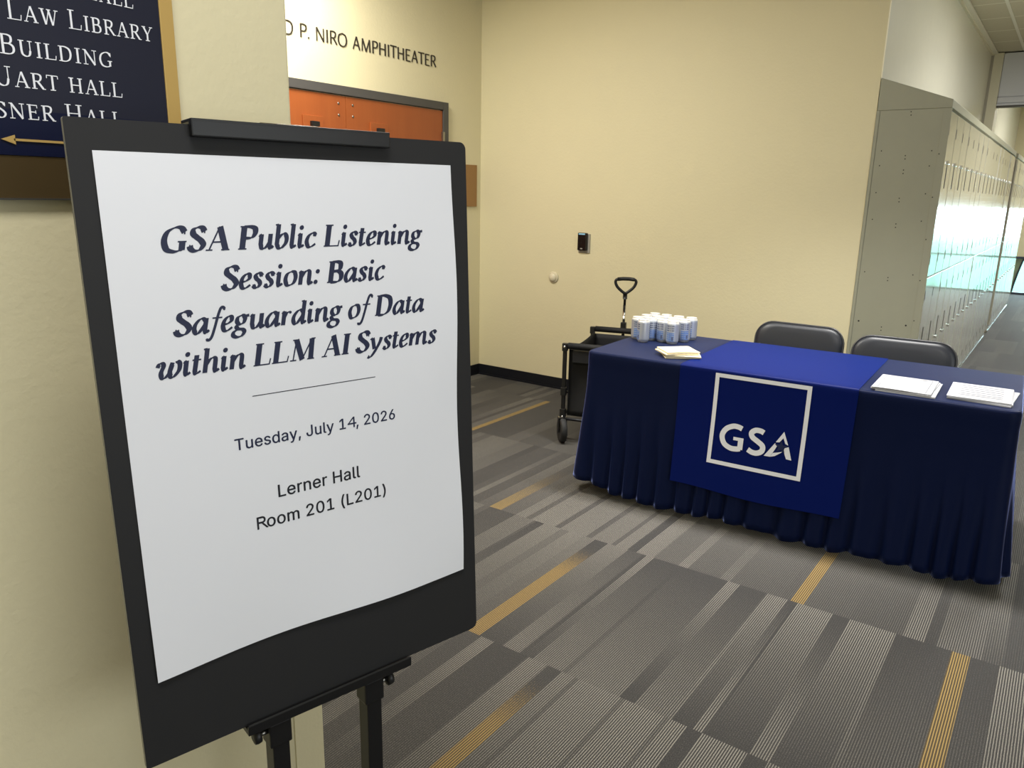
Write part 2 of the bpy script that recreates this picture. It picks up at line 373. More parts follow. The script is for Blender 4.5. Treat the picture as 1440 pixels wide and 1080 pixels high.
G['y'] = (.50, [('H', (.0,.38),(.08,.44)), ('K', (.09,.43),(.20,.05)), ('N', (.42,.43),(.39,.28),(.28,.05),(.16,-.14),(.06,-.22),(-.02,-.19)), ('D', .40, .40, .045)])
G[':'] = (.24, [('D', .09, .06, .06), ('D', .125, .39, .06)])

def stroke_text(text, stem=.115, hair=.035, slant=0, serif=True, nib=20, track=0, small=None, xs=1.0, heavy=1.0, space=.26):
    """flat lettering as (verts, faces, width); in small-cap style lower-case letters become small capitals of that scale"""
    vs = []; fs = []; x = 0
    na = math.radians(nib); nd = (math.cos(na), math.sin(na))
    def add_path(p, ws, T):
        k = len(vs); n = len(p)
        closed = n > 3 and math.hypot(p[0][0]-p[-1][0], p[0][1]-p[-1][1]) < 1e-6
        for i in range(n):
            if closed and i in (0, n-1): a, b = p[n-2], p[1]
            else: a, b = p[max(i-1, 0)], p[min(i+1, n-1)]
            dx, dy = b[0]-a[0], b[1]-a[1]; L = math.hypot(dx, dy) or 1; dx /= L; dy /= L
            h = ws(dx, dy)/2
            vs.append(T(p[i][0]-dy*h, p[i][1]+dx*h)); vs.append(T(p[i][0]+dy*h, p[i][1]-dx*h))
        for i in range(n-1): fs.append((k+2*i, k+2*i+1, k+2*i+3, k+2*i+2))
    for ch in text:
        if ch == ' ': x += space+track; continue
        sc = 1
        if small and ch.islower(): ch = ch.upper(); sc = small
        adv, strokes = G[ch]; sw = stem*(heavy if ch.isupper() else 1)*(1 if sc == 1 else .94)/sc; hw = hair/sc
        T = lambda px, py, x=x, sc=sc: (x+px*sc*xs+slant*py*sc, py*sc)
        for st in strokes:
            kd = st[0]
            if kd == 'D':
                _, cx, cy, r = st; k = len(vs)
                r *= (sw/.115*.9+.1) if r > .05 else .9
                for a in range(14): vs.append(T(cx+r*math.cos(2*PI*a/14), cy+r*math.sin(2*PI*a/14)))
                fs.append(tuple(range(k, k+14))); continue
            if kd == 's' and not serif:
                if ch in 'GTELS' and not (abs(st[1][0]-st[2][0]) < .05):
                    if ch == 'L' and st[1][1] > .5: continue
                    if ch == 'T' and st[1][1] < .5: continue
                    if ch == 'E': continue
                    add_path(st[1:], lambda a, b: hw*1.3, T)
                continue
            if kd == 'N': add_path(spline(st[1:]), lambda a, b: hw+(sw-hw)*abs(a*nd[1]-b*nd[0]), T)
            elif kd == 'M': add_path(spline(st[1:]), lambda a, b: sw*.62, T)
            else: add_path(list(st[1:]), {'K': lambda a, b: sw, 'H': lambda a, b: hw*1.15, 's': lambda a, b: hw}[kd], T)
        x += adv*sc*xs+track
    return vs, fs, x

def stroke_levels(fs):
    """a small level per stroke so that crossing strokes never lie in one plane"""
    lv = {}; n = -1
    for f in fs:
        if not any(q in lv for q in f): n += 1
        for q in f: lv.setdefault(q, n % 24)
    return lv
FONT = None
try:
    _p = os.path.join(bpy.utils.system_resource('DATAFILES'), 'fonts', 'Inter.woff2')
    if os.path.exists(_p): FONT = bpy.data.fonts.load(_p)
except Exception: FONT = None
def raw_text(text):
    cu = bpy.data.curves.new('lettering', 'FONT'); cu.body = text; cu.resolution_u = 12
    if FONT: cu.font = FONT
    o = bpy.data.objects.new('lettering', cu); C.objects.link(o)
    bpy.context.view_layer.update()
    me = bpy.data.meshes.new_from_object(o.evaluated_get(bpy.context.evaluated_depsgraph_get()))
    vs = [(v.co.x, v.co.y) for v in me.vertices]; fs = [tuple(p.vertices) for p in me.polygons]
    bpy.data.objects.remove(o); bpy.data.meshes.remove(me); bpy.data.curves.remove(cu)
    return vs, fs
_glyph = {}
def sans_text(text, fat=0.0):
    """even-stroke lettering set glyph by glyph; fat widens the strokes by laying shifted copies over each other"""
    def glyph(ch):
        if ch not in _glyph:
            i0 = min(v[0] for v in raw_text('I')[0])
            adv = max(v[0] for v in raw_text(ch+'I')[0])-max(v[0] for v in raw_text('I')[0])
            g = raw_text(ch) if ch not in ' 4R' else ([], [])
            if ch == '4':
                h = max(v[1] for v in raw_text('1')[0]); t = h*.115
                v = [(.375, 0), (.375+t, 0), (.375+t, h), (.375, h), (.04, .16), (.535, .16), (.535, .16+t*.95), (.04, .16+t*.95),
                     (.04, .16+t*.5), (.04+t*1.15, .16+t*.7), (.375+t, h), (.375-t*.15, h)]
                g = (v, [(0, 1, 2, 3), (4, 5, 6, 7), (8, 9, 10, 11)])
            if ch == 'R':
                h = max(v[1] for v in raw_text('I')[0]); t = h*.125
                v = [(.085, 0), (.085+t, 0), (.085+t, h), (.085, h), (.30, h*.42), (.30+t*1.2, h*.42), (.58, 0), (.58-t*1.2, 0)]
                f = [(0, 1, 2, 3), (4, 7, 6, 5)]
                r0 = h*.275; cy = h-r0
                pts = [(.085, h-t/2), (.33, h-t/2)]+[(.33+(r0-t/2)*math.sin(q*PI/10), cy+(r0-t/2)*math.cos(q*PI/10)) for q in range(1, 10)]+[(.33, cy-r0+t/2), (.085, cy-r0+t/2)]
                k = len(v)
                for q, p in enumerate(pts):
                    a, c = pts[max(q-1, 0)], pts[min(q+1, len(pts)-1)]
                    dx, dy = c[0]-a[0], c[1]-a[1]; n = math.hypot(dx, dy)
                    v += [(p[0]-dy/n*t/2, p[1]+dx/n*t/2), (p[0]+dy/n*t/2, p[1]-dx/n*t/2)]
                f += [(k+2*q, k+2*q+1, k+2*q+3, k+2*q+2) for q in range(len(pts)-1)]
                g = (v, f)
            if ch in '4R': g = ([(p[0]*.9+.01, p[1]) for p in g[0]], g[1])
            _glyph[ch] = (g[0], g[1], adv)
        return _glyph[ch]
    vs = []; fs = []; x = 0
    for ch in text:
        v0, f0, adv = glyph(ch)
        for dx, dy in (((0, 0), (fat, 0), (-fat, 0), (0, fat*.6), (0, -fat*.6)) if fat else ((0, 0),)):
            k = len(vs); vs += [(x+a+dx, b_+dy) for a, b_ in v0]; fs += [tuple(i+k for i in f) for f in f0]
        x += adv+.012
    return vs, fs, x
def fit(txt, x0, x1, base, cap=None, h=None):
    """fit lettering between x0 and x1; cap: real height of a unit h"""
    vs, fs, _ = txt
    a, b = min(v[0] for v in vs), max(v[0] for v in vs)
    kx = (x1-x0)/(b-a); ky = kx if cap is None else cap/h
    return [(x0+(v[0]-a)*kx, base+v[1]*ky) for v in vs], fs

# ------------------------------------------------------------------ the room
XL, Y1, XD, Y2, X3, XK = -1.5195*.84, 1.209*.84, -3.939, 4.9805, -1.037, -.654
HC, DF = 3.08, 15.56
XR, YR, XH = 2.0, -3.0, 4.6

def floor():
    f0, L = 1.857, .9147
    rows = {   # real strips of the rows the photo shows: (x from, x to, line strength near, far, gold near, far)
      1: [(-1.84,-1.797,.28,.0,0,0),(-1.797,-1.70,.35,.85,0,0),(-1.70,-1.66,.3,.55,0,0),(-1.66,-1.58,.3,.9,0,0),(-1.58,-1.522,.25,.75,0,0),(-1.522,-1.458,.3,.0,1,.12),(-1.458,-1.358,.05,.85,0,0),
          (-1.358,-1.287,.85,.15,0,0),(-1.287,-1.271,.1,.0,0,0),(-1.271,-1.234,.1,1,0,0),(-1.234,-1.12,.75,.0,0,0),(-1.12,-1.10,.4,0,0,0),(-1.10,-.909,.75,.0,0,0),(-.909,-.858,0,1,0,0),(-.858,-.753,.7,.02,0,0),(-.753,-.735,.7,.9,0,0),(-.735,-.673,.02,1,0,0),
          (-.673,-.643,.95,0,0,0),(-.643,-.634,.1,0,0,0),(-.634,-.505,.02,1,0,0),(-.505,-.447,.8,0,0,0),(-.447,-.31,.05,1,0,0),(-.31,-.293,.3,1,0,0),(-.293,-.119,.4,0,0,0),(-.119,-.063,.1,.1,.95,1),(-.063,.02,.3,0,0,0),(.02,.18,.6,1,0,0),(.18,.30,0,0,0,0)],
      0: [(-1.52,-1.446,.2,.1,0,0),(-1.446,-1.392,.05,.95,0,0),(-1.392,-1.25,.3,.0,0,0),(-1.25,-1.172,.35,.95,0,0),(-1.172,-1.118,.3,.05,.95,.15),(-1.118,-1.07,.3,.9,0,0),(-1.07,-1.055,.3,.4,0,0),(-1.055,-.90,.5,.95,0,0),(-.90,-.885,.4,.45,0,0),(-.885,-.76,.6,1,0,0),(-.76,-.745,.4,.5,0,0),(-.745,-.685,.7,1,0,0),(-.685,-.643,.2,0,0,0),
          (-.643,-.509,.5,1,0,0),(-.509,-.452,.3,0,0,0),(-.452,-.36,.4,.9,0,0),(-.36,-.2,.2,.3,0,0),(-.2,-.05,.5,.5,0,0),(-.05,.1,.3,.3,0,0)],
      2: [(-2.30,-2.262,.75,.3,0,0),(-2.262,-2.19,.15,.2,0,0),(-2.19,-2.12,.3,.75,0,0),(-2.12,-2.05,.5,.2,.42,.15),(-2.05,-1.96,.35,.6,0,0),(-1.96,-1.9,.8,.6,0,0),(-1.9,-1.87,.3,.3,0,0),(-1.87,-1.74,.9,.7,0,0),(-1.74,-1.71,.25,.3,0,0),(-1.71,-1.57,.85,.7,0,0),(-1.57,-1.54,.3,.3,0,0),(-1.54,-1.44,.8,.7,0,0),(-1.44,-1.42,.3,.3,0,0),(-1.42,-1.36,.9,.7,0,0),(-1.36,-1.318,.05,0,0,0),
          (-1.318,-1.237,.95,.8,0,0),(-1.237,-1.125,.45,.3,0,0),(-1.125,-1.082,.95,.3,0,0),(-1.082,-.944,.35,.5,0,0),(-.944,-.904,.65,.4,0,0),(-.904,-.70,.3,.55,0,0),(-.70,-.663,.25,.5,0,0),(-.663,-.615,.4,.5,1,.0),(-.615,-.45,.3,.6,0,0),(-.45,-.272,.25,.6,0,0),(-.272,-.205,.85,.5,0,0),(-.205,-.165,.05,.3,0,0),(-.165,-.063,.6,.2,0,0),(-.063,-.03,.6,.4,0,0),(-.03,.03,.2,1,0,0),(.03,.1,.1,.1,0,0),(.1,.3,.7,.5,0,0)],
      3: [(-3.10,-3.06,.1,.1,0,0),(-3.06,-3.0,.5,.5,0,0),(-3.0,-2.958,0,0,.75,.45),(-2.958,-2.70,.05,.05,0,0),(-2.70,-2.60,.3,.4,0,0),(-2.60,-2.42,.15,.2,0,0),(-2.42,-2.2,.4,.3,0,0)],
    }
    vs = []; fs = []; pat = []
    for k in range(-6, 16):
        ya, yb = f0+(k-1)*L, f0+k*L
        if k == 15: yb = max(yb, DF+.1)
        spans = []
        real = rows.get(k, [])
        rnd = random.Random(50+k)
        lo = min([r[0] for r in real], default=XH); hi = max([r[1] for r in real], default=XH)
        x = -4.1
        while x < XH:
            if real and abs(x-lo) < 1e-6:
                last = None
                for r in real:
                    spans.append(r); last = r[1]
                x = hi; continue
            wd = rnd.choice((.035, .055, .08, .11, .15))
            x1 = min(x+wd, XH)
            if real and x < lo: x1 = min(x1, lo)
            c = rnd.random()
            if k in (5, 6) and c < .05: a = (0, 0, .8, .7 if rnd.random() < .5 else .1)
            elif c < .42: a = (rnd.uniform(0, .25), rnd.uniform(0, .3), 0, 0)
            elif c < .7: a = (rnd.uniform(.3, .6), rnd.uniform(.3, .6), 0, 0)
            else: a = rnd.choice(((.75, .2), (.2, .75), (.6, .6)))+(0, 0)
            if k > 5: a = (a[0]*.6+.1, a[1]*.6+.1, a[2]*.6, a[3]*.6)
            spans.append((x, x1)+a); x = x1
        for (x0, x1, an, af, gn, gf) in spans:
            q = len(vs)
            vs += [(x0, ya, 0), (x1, ya, 0), (x1, yb, 0), (x0, yb, 0)]
            fs.append((q, q+1, q+2, q+3)); pat += [(an, gn), (an, gn), (af, gf), (af, gf)]
    b = MB(); b.add(vs, fs, 'carpet')
    o = structure(b.build('floor'))
    at = o.data.color_attributes.new('pattern', 'FLOAT_COLOR', 'POINT')
    for i, (a, g) in enumerate(pat): at.data[i].color = (a, g, 0, 1)
floor()

def room():
    b = MB(); b.box((-4.2, YR, HC), (XH, DF, HC+.1), 'ceiling')
    x = -.74-.61*6
    while x < XH:
        if x > -4.1: b.box((x-.012, YR, HC-.006), (x+.012, DF, HC), 'tbar')
        x += .61
    structure(b.build('ceiling'))
    structure(MB().box((-4.1, YR, 0), (XL, Y1, HC), 'wall', bev=.005).build('wall_left'))
    structure(MB().box((XD-.15, Y1, 0), (XD, Y2+.15, HC), 'wall').build('wall_alcove'))
    structure(MB().box((XD, Y2, 0), (X3, Y2+.03, HC), 'wall').build('wall_back'))
    structure(MB().box((X3-.12, Y2+.03, 0), (X3, DF, HC), 'wall_gloss').build('wall_corridor'))
    structure(MB().box((XH, YR, 0), (XH+.1, Y2, HC), 'wall').build('wall_right'))
    structure(MB().box((XL, YR-.1, 0), (XH+.1, YR, HC), 'wall').build('wall_rear'))
    structure(MB().box((XR, Y2, 0), (XH+.1, Y2+.12, HC), 'wall').box((XR, Y2+.12, 0), (XR+.1, DF, HC), 'far_wall').build('wall_corridor_right'))
    # far end wall of the corridor with its window opening
    f = MB()
    f.box((X3-.12, DF, .615), (-.57, DF+.15, HC), 'far_wall').box((X3-.12, DF, 0), (-.745, DF+.15, .615), 'far_wall')
    f.box((-.57, DF, 1.42), (XR+.1, DF+.15, HC), 'far_wall')
    # the tan corner that is left beside the arched bar
    poly = [(-.745, 0.02), (-.735, .06), (-.715, .18), (-.69, .34), (-.655, .56), (-.64, .615), (-.745, .615)]
    f.prism(poly, DF+.05, DF+.14, 'far_wall', 'y')
    structure(f.build('wall_far'))
    wn = MB()
    wn.box((-.79, DF-.03, .60), (XR, DF+.03, .635), 'dark_frame')
    wn.box((-.745, DF-.02, 0), (XR, DF+.04, .035), 'dark_frame')
    arc = [(-.738, DF+.02, .03), (-.726, DF+.02, .13), (-.708, DF+.02, .25), (-.682, DF+.02, .40), (-.648, DF+.02, .56), (-.62, DF+.02, .62)]
    wn.tube(spline(arc, 5), .014, 'dark_frame', 8)
    wn.box((.62, DF-.02, .0), (.66, DF+.03, 1.42), 'dark_frame')
    win = structure(wn.build('window_1'))
    structure(MB().box((-.745, DF+.045, .03), (XR, DF+.049, .61), 'glass').box((-.57, DF+.045, .61), (XR, DF+.049, 1.42), 'glass').build('pane', win))
    structure(MB().box((-12, DF+.2, -.12), (14, DF+30, -.1), 'grass').build('ground_outside'))
    # baseboards
    bb = MB().box((XD, Y2-.009, 0), (X3, Y2, .088), 'baseboard').box((XD, Y2-.016, 0), (X3, Y2-.009, .014), 'baseboard')
    structure(bb.build('baseboard_back'))
    structure(MB().box((XD, 4.56, 0), (XD+.009, Y2-.016, .088), 'baseboard').build('baseboard_alcove'))
    # cream wall angle under the corridor ceiling
    structure(MB().box((X3, Y2+.03, HC-.035), (X3+.018, 10.4, HC-.006), 'white_trim').box((X3+.018, Y2+.03, HC-.02), (X3+.055, 10.4, HC-.006), 'tbar').build('trim_1'))
    # corner guard on the near wall
    structure(MB().box((XL, 1.118*.84, 0), (XL+.004, Y1+.004, 1.0), 'wall', bev=.0015).build('trim_2'))
    # double door of the alcove
    d = MB()
    for y0, y1, z0, z1 in ((2.555, 2.611, 0, 2.139), (4.493, 4.549, 0, 2.139), (2.611, 4.493, 2.084, 2.139)):
        d.box((XD, y0, z0), (XD+.035, y1, z1), 'door_frame', bev=.003)
    dr = structure(d.build('door_1'))
    def leaf(y0, y1, side):
        l = MB().box((XD+.002, y0, .008), (XD+.024, y1, 2.078), 'wood')
        o = l.build('door_leaf', dr); structure(o)
        yc = 3.275 if side < 0 else 3.835
        p = MB().box((XD+.024, yc-.08, 1.80), (XD+.036, yc+.08, 1.938), 'wood', bev=.002)
        structure(p.build('closer_plate', o))
        structure(MB().box((XD+.036, yc-.03, 1.875), (XD+.06, yc+.03, 1.905), 'black_plastic', bev=.004).build('closer_bracket', o))
        ye = 3.55+side*.06
        for z in (1.96, 2.03):
            T = Matrix.Translation((XD+.024, ye, z)) @ Matrix.Rotation(PI/2, 4, 'Y')
            structure(MB().lathe([(.008, 0), (.008, .002), (.004, .004)], 'steel', 12, T).build('bolt', o))
        return o
    leaf(2.614, 3.548, -1); r = leaf(3.552, 4.490, 1)
    structure(MB().box((XD+.02, 4.478, 1.80), (XD+.042, 4.50, 1.93), 'steel', bev=.002).build('hinge', r))
room()

# ------------------------------------------------------------------ wall-mounted things
def flat(b, vs, fs, fn, m, off=.0):
    b.add([fn(x, y) for x, y in vs], fs, m)
def letters_on_wall():
    t = thing('wall_lettering', 'dark bronze capital letters naming the amphitheater above the wooden door', 'lettering', (XD, 4.448, 2.372))
    text = 'D P. NIRO AMPHITHEATER'
    # world run along +Y; P starts at 3.229 and the last R ends at 4.448, capitals about .080 high
    runs = []
    x = 0
    for ch in text:
        if ch == ' ': x += .30; continue
        vs, fs, wd = stroke_text(ch, .088, .05, serif=False, nib=8, xs=.88)
        runs.append((ch, x, vs, fs)); x += wd-.045
    px = runs[1][1]+min(v[0] for v in runs[1][2]); ex = runs[-1][1]+max(v[0] for v in runs[-1][2])
    k = (4.448-3.229)/(ex-px); kz = .077/.68
    for ch, x0, vs, fs in runs:
        b = MB(); P = lambda u, v, d: (d, 3.229+(x0+u-px)*k-4.448, v*kz+(2.381-2.372)*(4.448-(3.229+(x0+u-px)*k))/1.219)
        n = len(vs)
        lv = stroke_levels(fs)
        b.add([P(u, v, .005+lv.get(i, 0)*8e-6) for i, (u, v) in enumerate(vs)], fs, 'lettering')
        b.add([P(u, v, .0005) for u, v in vs]+[P(u, v, .005) for u, v in vs],
              [q for f in fs for q in [(f[i], f[(i+1) % len(f)], f[(i+1) % len(f)]+n, f[i]+n) for i in range(len(f))]], 'lettering')
        b.build('letter', t)
letters_on_wall()

def directory():
    # hangs on the near left wall; top and left run out of the frame. Own coordinates: y along the wall, z up, scaled about the sign's foot
    k = .84; zc = CAMH
    t = thing('directory_sign', 'navy building directory sign with white names and gold edge on left wall', 'sign', (XL, .9*k, zc+(1.465-zc)*k))
    def Q(y, z): return ((y-.9)*k, (z-1.465)*k)
    def bx(b, lo, hi, m, bev=0):
        (ya, za), (yb, zb) = Q(lo[1], lo[2]), Q(hi[1], hi[2])
        b.box((lo[0], ya, za), (hi[0], yb, zb), m, bev); return b
    y0 = -.10
    bx(MB(), (.0, y0, 1.615), (.012, .8935, 2.5), 'sign_slate').build('name_panel', t)
    low = bx(MB(), (.0, y0, 1.539), (.012, .8935, 1.615), 'sign_navy').build('arrow_panel', t)
    bx(MB(), (.0, .8935, 1.50), (.014, .9215, 2.5), 'gold', .001).build('gold_edge', t)
    bx(MB(), (.0, y0, 1.466), (.01, .8935, 1.5385), 'bronze', .001).build('bronze_panel', t)
    bx(MB(), (.0, y0, 1.4635), (.014, .8935, 1.4665), 'steel').build('bottom_lip', t)
    def line(text, ya, yb, za, zb):
        vs, fs = fit(stroke_text(text, .085, .032, small=.80, track=.06, nib=12), 0, 1, 0, 1, .68)
        wd = yb-ya; b = MB()
        lv = stroke_levels(fs)
        b.add([(.0128+lv.get(i, 0)*6e-6,)+Q(ya+u*wd, za+(zb-za)*u+v*.0315) for i, (u, v) in enumerate(vs)], fs, 'print_white')
        b.build('name_line', t)
    line('Hall', .748, .8425, 1.8165, 1.8155)
    line('Law Library', .621, .8765, 1.7595, 1.7630)
    line('Building', .603, .7915, 1.7030, 1.7050)
    line('Uart hall', .588, .805, 1.6515, 1.6535)
    line('sner Hall', .584, .8005, 1.5995, 1.6010)
    a = bx(MB(), (.0125, .606, 1.5625), (.0145, .80, 1.5665), 'gold')
    a.prism([Q(.608, 1.5565), Q(.586, 1.5645), Q(.608, 1.5725)], .0125, .0145, 'gold', 'x')
    a.build('arrow', low)
directory()

def small_wall_things():
    t = thing('room_plaque', 'tan rectangular plaque on alcove wall beside the wooden door', 'plaque', (XD, 4.85, 1.39))
    MB().box((.0, -.13, 0), (.012, .07, .32), 'plaque', bev=.002).build('face', t)
    t = thing('card_reader', 'small black card reader on the beige back wall', 'card reader', (-2.947, Y2, 1.077))
    MB().box((-.048, -.010, 0), (.05, 0, .14), 'reader_plate', bev=.003).build('back_plate', t)
    MB().box((-.042, -.034, .018), (.034, -.010, .147), 'reader', bev=.006).build('housing', t)
    MB().box((-.032, -.036, .133), (.022, -.0335, .143), 'led', bev=.001).build('light_strip', t)
    MB().box((-.015, -.0355, .028), (.003, -.0335, .036), 'reader_plate').build('emblem', t)
    t = thing('wall_button', 'small round cream button on the back wall, lower left of card reader', 'button', (-3.21, Y2, .875), (PI/2, 0, 0))
    MB().lathe([(.044, 0), (.044, .006), (.038, .014)], 'knob', 24).build('rim', t)
    MB().lathe([(.034, .012), (.031, .022), (.018, .030), (.0, .032)], 'knob', 24).build('dome', t)
small_wall_things()

# ------------------------------------------------------------------ corridor lockers
ORD = 'first second third fourth fifth sixth seventh eighth ninth tenth eleventh twelfth thirteenth fourteenth fifteenth sixteenth seventeenth'.split()
def lockers():
    W, top, z0, seam = .305, 1.995, .10, 1.0675
    dep = XK-X3
    def make():
        t = thing('locker', 'x', 'locker', (X3+.004, 0, 0), group='steel lockers along the corridor wall')
        b = MB().box((0, .001, .045), (dep-.022, W-.001, top), 'locker')
        b.build('cabinet', t)
        for za, zb, up in ((seam+.003, top-.014, 1), (z0, seam-.003, 0)):
            d = MB().box((dep-.021, .005, za), (dep-.004, W-.005, zb), 'locker', bev=.002)
            dz = d.build('door', t)
            zc = za+(zb-za)*.62
            h = MB().box((dep-.0042, .135, zc-.065), (dep-.003, .158, zc+.065), 'dark_hole')
            h.build('handle_recess', dz)
            zz = zc+.067 if up else zc-.085
            hc = MB().box((dep-.006, .128, zz), (dep+.006, .166, zz+.018), 'chrome', bev=.003)
            hc.build('latch', dz)
            for z in (zb-.13, za+.07):
                MB().box((dep-.0042, .02, z), (dep-.003, .030, z+.055), 'dark_hole').build('vent', dz)
        return t
    proto = make()
    starts = [(Y2+.004+i*W, 0, i) for i in range(17)] + [(10.53+i*W, 1, i) for i in range(10)]
    for n, (y, bank, i) in enumerate(starts):
        o = proto if n == 0 else copy_tree(proto)
        o.location.y = y
        o['label'] = ('double-tier beige steel locker of the near bank, %s from the end panel' % ORD[i]) if bank == 0 else ('double-tier beige steel locker of the far bank, %s beyond the shutter post' % ORD[i])
        rr = random.Random(n*3+1)
        for ch in o.children:
            if ch.name.startswith('door'):
                ch.rotation_euler = (0, math.radians(rr.uniform(-.10, .10)), math.radians(rr.uniform(-.05, .05)))
    for k, (ya, yb, lab) in enumerate(((Y2, Y2+17*W, 'sloping top hood over the near bank of beige lockers'), (10.53, 10.53+10*W, 'sloping top hood over the far bank of beige lockers'))):
        h = MB().prism([(X3+.003, top+.001), (XK+.001, top+.001), (XK+.001, top+.045), (X3+.003, 2.175)], ya, yb, 'locker_side', 'y')
        tag(bevel_mod(h.build('locker_hood'), .003), lab, 'locker hood', 'sloping locker hoods')
        kb = MB().box((X3+.05, ya, 0), (XK-.03, yb, .044), 'locker_side')
        n = int((yb-ya)/.61)
        for q in range(n+1):
            a = ya+.02+q*.61; kb.box((XK-.03, a, .004), (XK-.012, min(a+.56, yb), .03), 'chrome', bev=.004)
        tag(kb.build('floor_plinth'), ['low base with bright metal edge under the near lockers', 'low base with bright metal edge under the far lockers'][k], 'plinth', 'plinths under the lockers')
    # the end panel with its screw holes
    t = thing('locker_end_panel', 'grey-green steel panel with screw holes closing the near end of lockers', 'panel', (X3, Y2-.004, 0))
    MB().box((.003, -.001, .03), (dep+.002, .003, top), 'locker_side', bev=.001).build('sheet', t)
    MB().box((dep-.038, -.005, .03), (dep+.002, -.001, top), 'locker_side', bev=.001).build('flange', t)
    MB().box((.003, -.005, .03), (.02, -.001, top), 'locker_side', bev=.001).build('flange', t)
    hs = [(-0.983,1.774),(-0.983,1.692),(-0.723,1.771),(-0.724,1.689),(-0.854,1.746),(-0.853,1.728),(-0.853,1.667),(-0.853,1.648),(-0.983,1.54),(-0.723,1.537),(-0.855,1.51),(-0.854,1.49),(-0.984,1.387),(-0.724,1.385),(-0.854,1.365),(-0.854,1.345),(-0.989,1.079),(-0.727,1.079),(-0.857,1.054),(-0.857,1.036),(-0.684,1.753),(-0.685,1.519),(-0.686,1.284),(-0.686,1.05),(-0.987,0.781),(-0.726,0.782),(-0.686,0.815),(-0.856,0.758),(-0.856,0.738),(-0.855,1.983),(-0.853,1.965)]
    for x, z in hs:
        y = -.0054 if x > -.69 else -.0014
        r = .0052 if z in (.781, .782) else .0033
        b = MB(); b.add([(x-X3+r*math.cos(2*PI*k/10), y, z+r*math.sin(2*PI*k/10)) for k in range(10)], [tuple(range(10))], 'dark_hole')
        b.build('screw_hole', t)
lockers()

def shutter():
    t = thing('rolling_shutter', 'grey rolling shutter housing with cream guide post above the corridor lockers', 'shutter', (X3, 10.36, 0))
    MB().box((.002, -.14, 0), (.115, .14, HC-.01), 'white_trim', bev=.004).build('guide_post', t)
    MB().box((.0, -.146, 0), (.026, -.141, HC-.03), 'reader_plate').build('guide_slot', t)
    h = MB().box((.116, -.12, 2.62), (XR-X3, .18, HC-.012), 'shutter', bev=.01)
    h.box((.116, -.13, 2.555), (XR-X3, .10, 2.62), 'shutter', bev=.012)
    h.box((.116, -.125, 2.53), (XR-X3, .06, 2.554), 'shutter', bev=.006)
    h.box((.116, -.12, 2.515), (XR-X3, .0, 2.529), 'door_frame')
    h.build('housing', t)
    MB().box((.118, -.13, .04), (XK-X3-.02, .13, 1.99), 'brown').build('filler_panel', t)
shutter()

# ------------------------------------------------------------------ poster on its easel
EYAW = 1.3291; EO = Vector((-.9068, .7575, .6594))
BW, BH = .61, .914
def easel():
    t = thing('display_easel', 'black steel display easel with ledge holding up the poster board', 'easel', (EO.x, EO.y, 0), (0, 0, EYAW))
    z0 = EO.z
    lean = .0417
    # ledge: shelf, front lip
    b = MB().box((-.157, -.009, z0-.013), (.147, .03, z0-.003), 'easel', bev=.001)
    b.box((-.157, -.010, z0-.013), (.147, -.006, z0+.004), 'easel', bev=.001)
    led = b.build('ledge', t)
    MB().box((-.155, -.0102, z0+.0032), (.145, -.0066, z0+.0046), 'easel_edge').build('lip_edge', led)  # thin strip in a lighter grey along the top of the lip
    for cx in (-.103, .072):
        p = MB()
        p.box((cx-.0145, -.004, .02), (cx+.0145, .028, z0-.05), 'easel', bev=.002)
        p.box((cx-.012, .004, z0-.05), (cx+.012, .022, z0-.013), 'easel', bev=.001)
        po = p.build('post', t)
        MB().box((cx-.019, -.006, z0-.058), (cx+.019, .028, z0-.0135), 'easel', bev=.003).build('collar', po)
        sx = -1 if cx < 0 else 1
        Tm = Matrix.Translation((cx+sx*.019, .006, z0-.030)) @ Matrix.Rotation(sx*PI/2, 4, 'Y')
        kn = MB().lathe([(.004, 0), (.004, .012)], 'steel', 10, Tm)
        kn.lathe([(.006, .010), (.0125, .012), (.0135, .017), (.0125, .022), (.006, .024)], 'black_plastic', 12, Tm)
        kn.build('knob', po)
        MB().box((cx-.02, -.22, 0), (cx+.02, .24, .02), 'easel', bev=.004).build('foot', po)
        # upper mast behind the board
        T = Matrix.Translation((cx, 0, z0)) @ Matrix.Rotation(-lean, 4, 'X')
        MB().box((-.011, .0125, -.003), (.011, .030, .905), 'easel', bev=.002, T=T).build('mast', po)
    MB().box((-.09, .0, .004), (.058, .02, .018), 'easel', bev=.003).build('cross_bar', t)
    T = Matrix.Translation((0, 0, z0)) @ Matrix.Rotation(-lean, 4, 'X')
    c = MB().box((-.1605, -.013, .897), (.144, -.0016, .919), 'easel', bev=.002, T=T)
    c.box((-.1605, -.013, .9165), (.144, .028, .9205), 'easel', bev=.001, T=T)
    c.build('top_clamp', t)
    MB().box((-.055, .012, .9207), (.035, .026, .9245), 'bronze', bev=.001, T=T).build('clamp_plate', t)
easel()

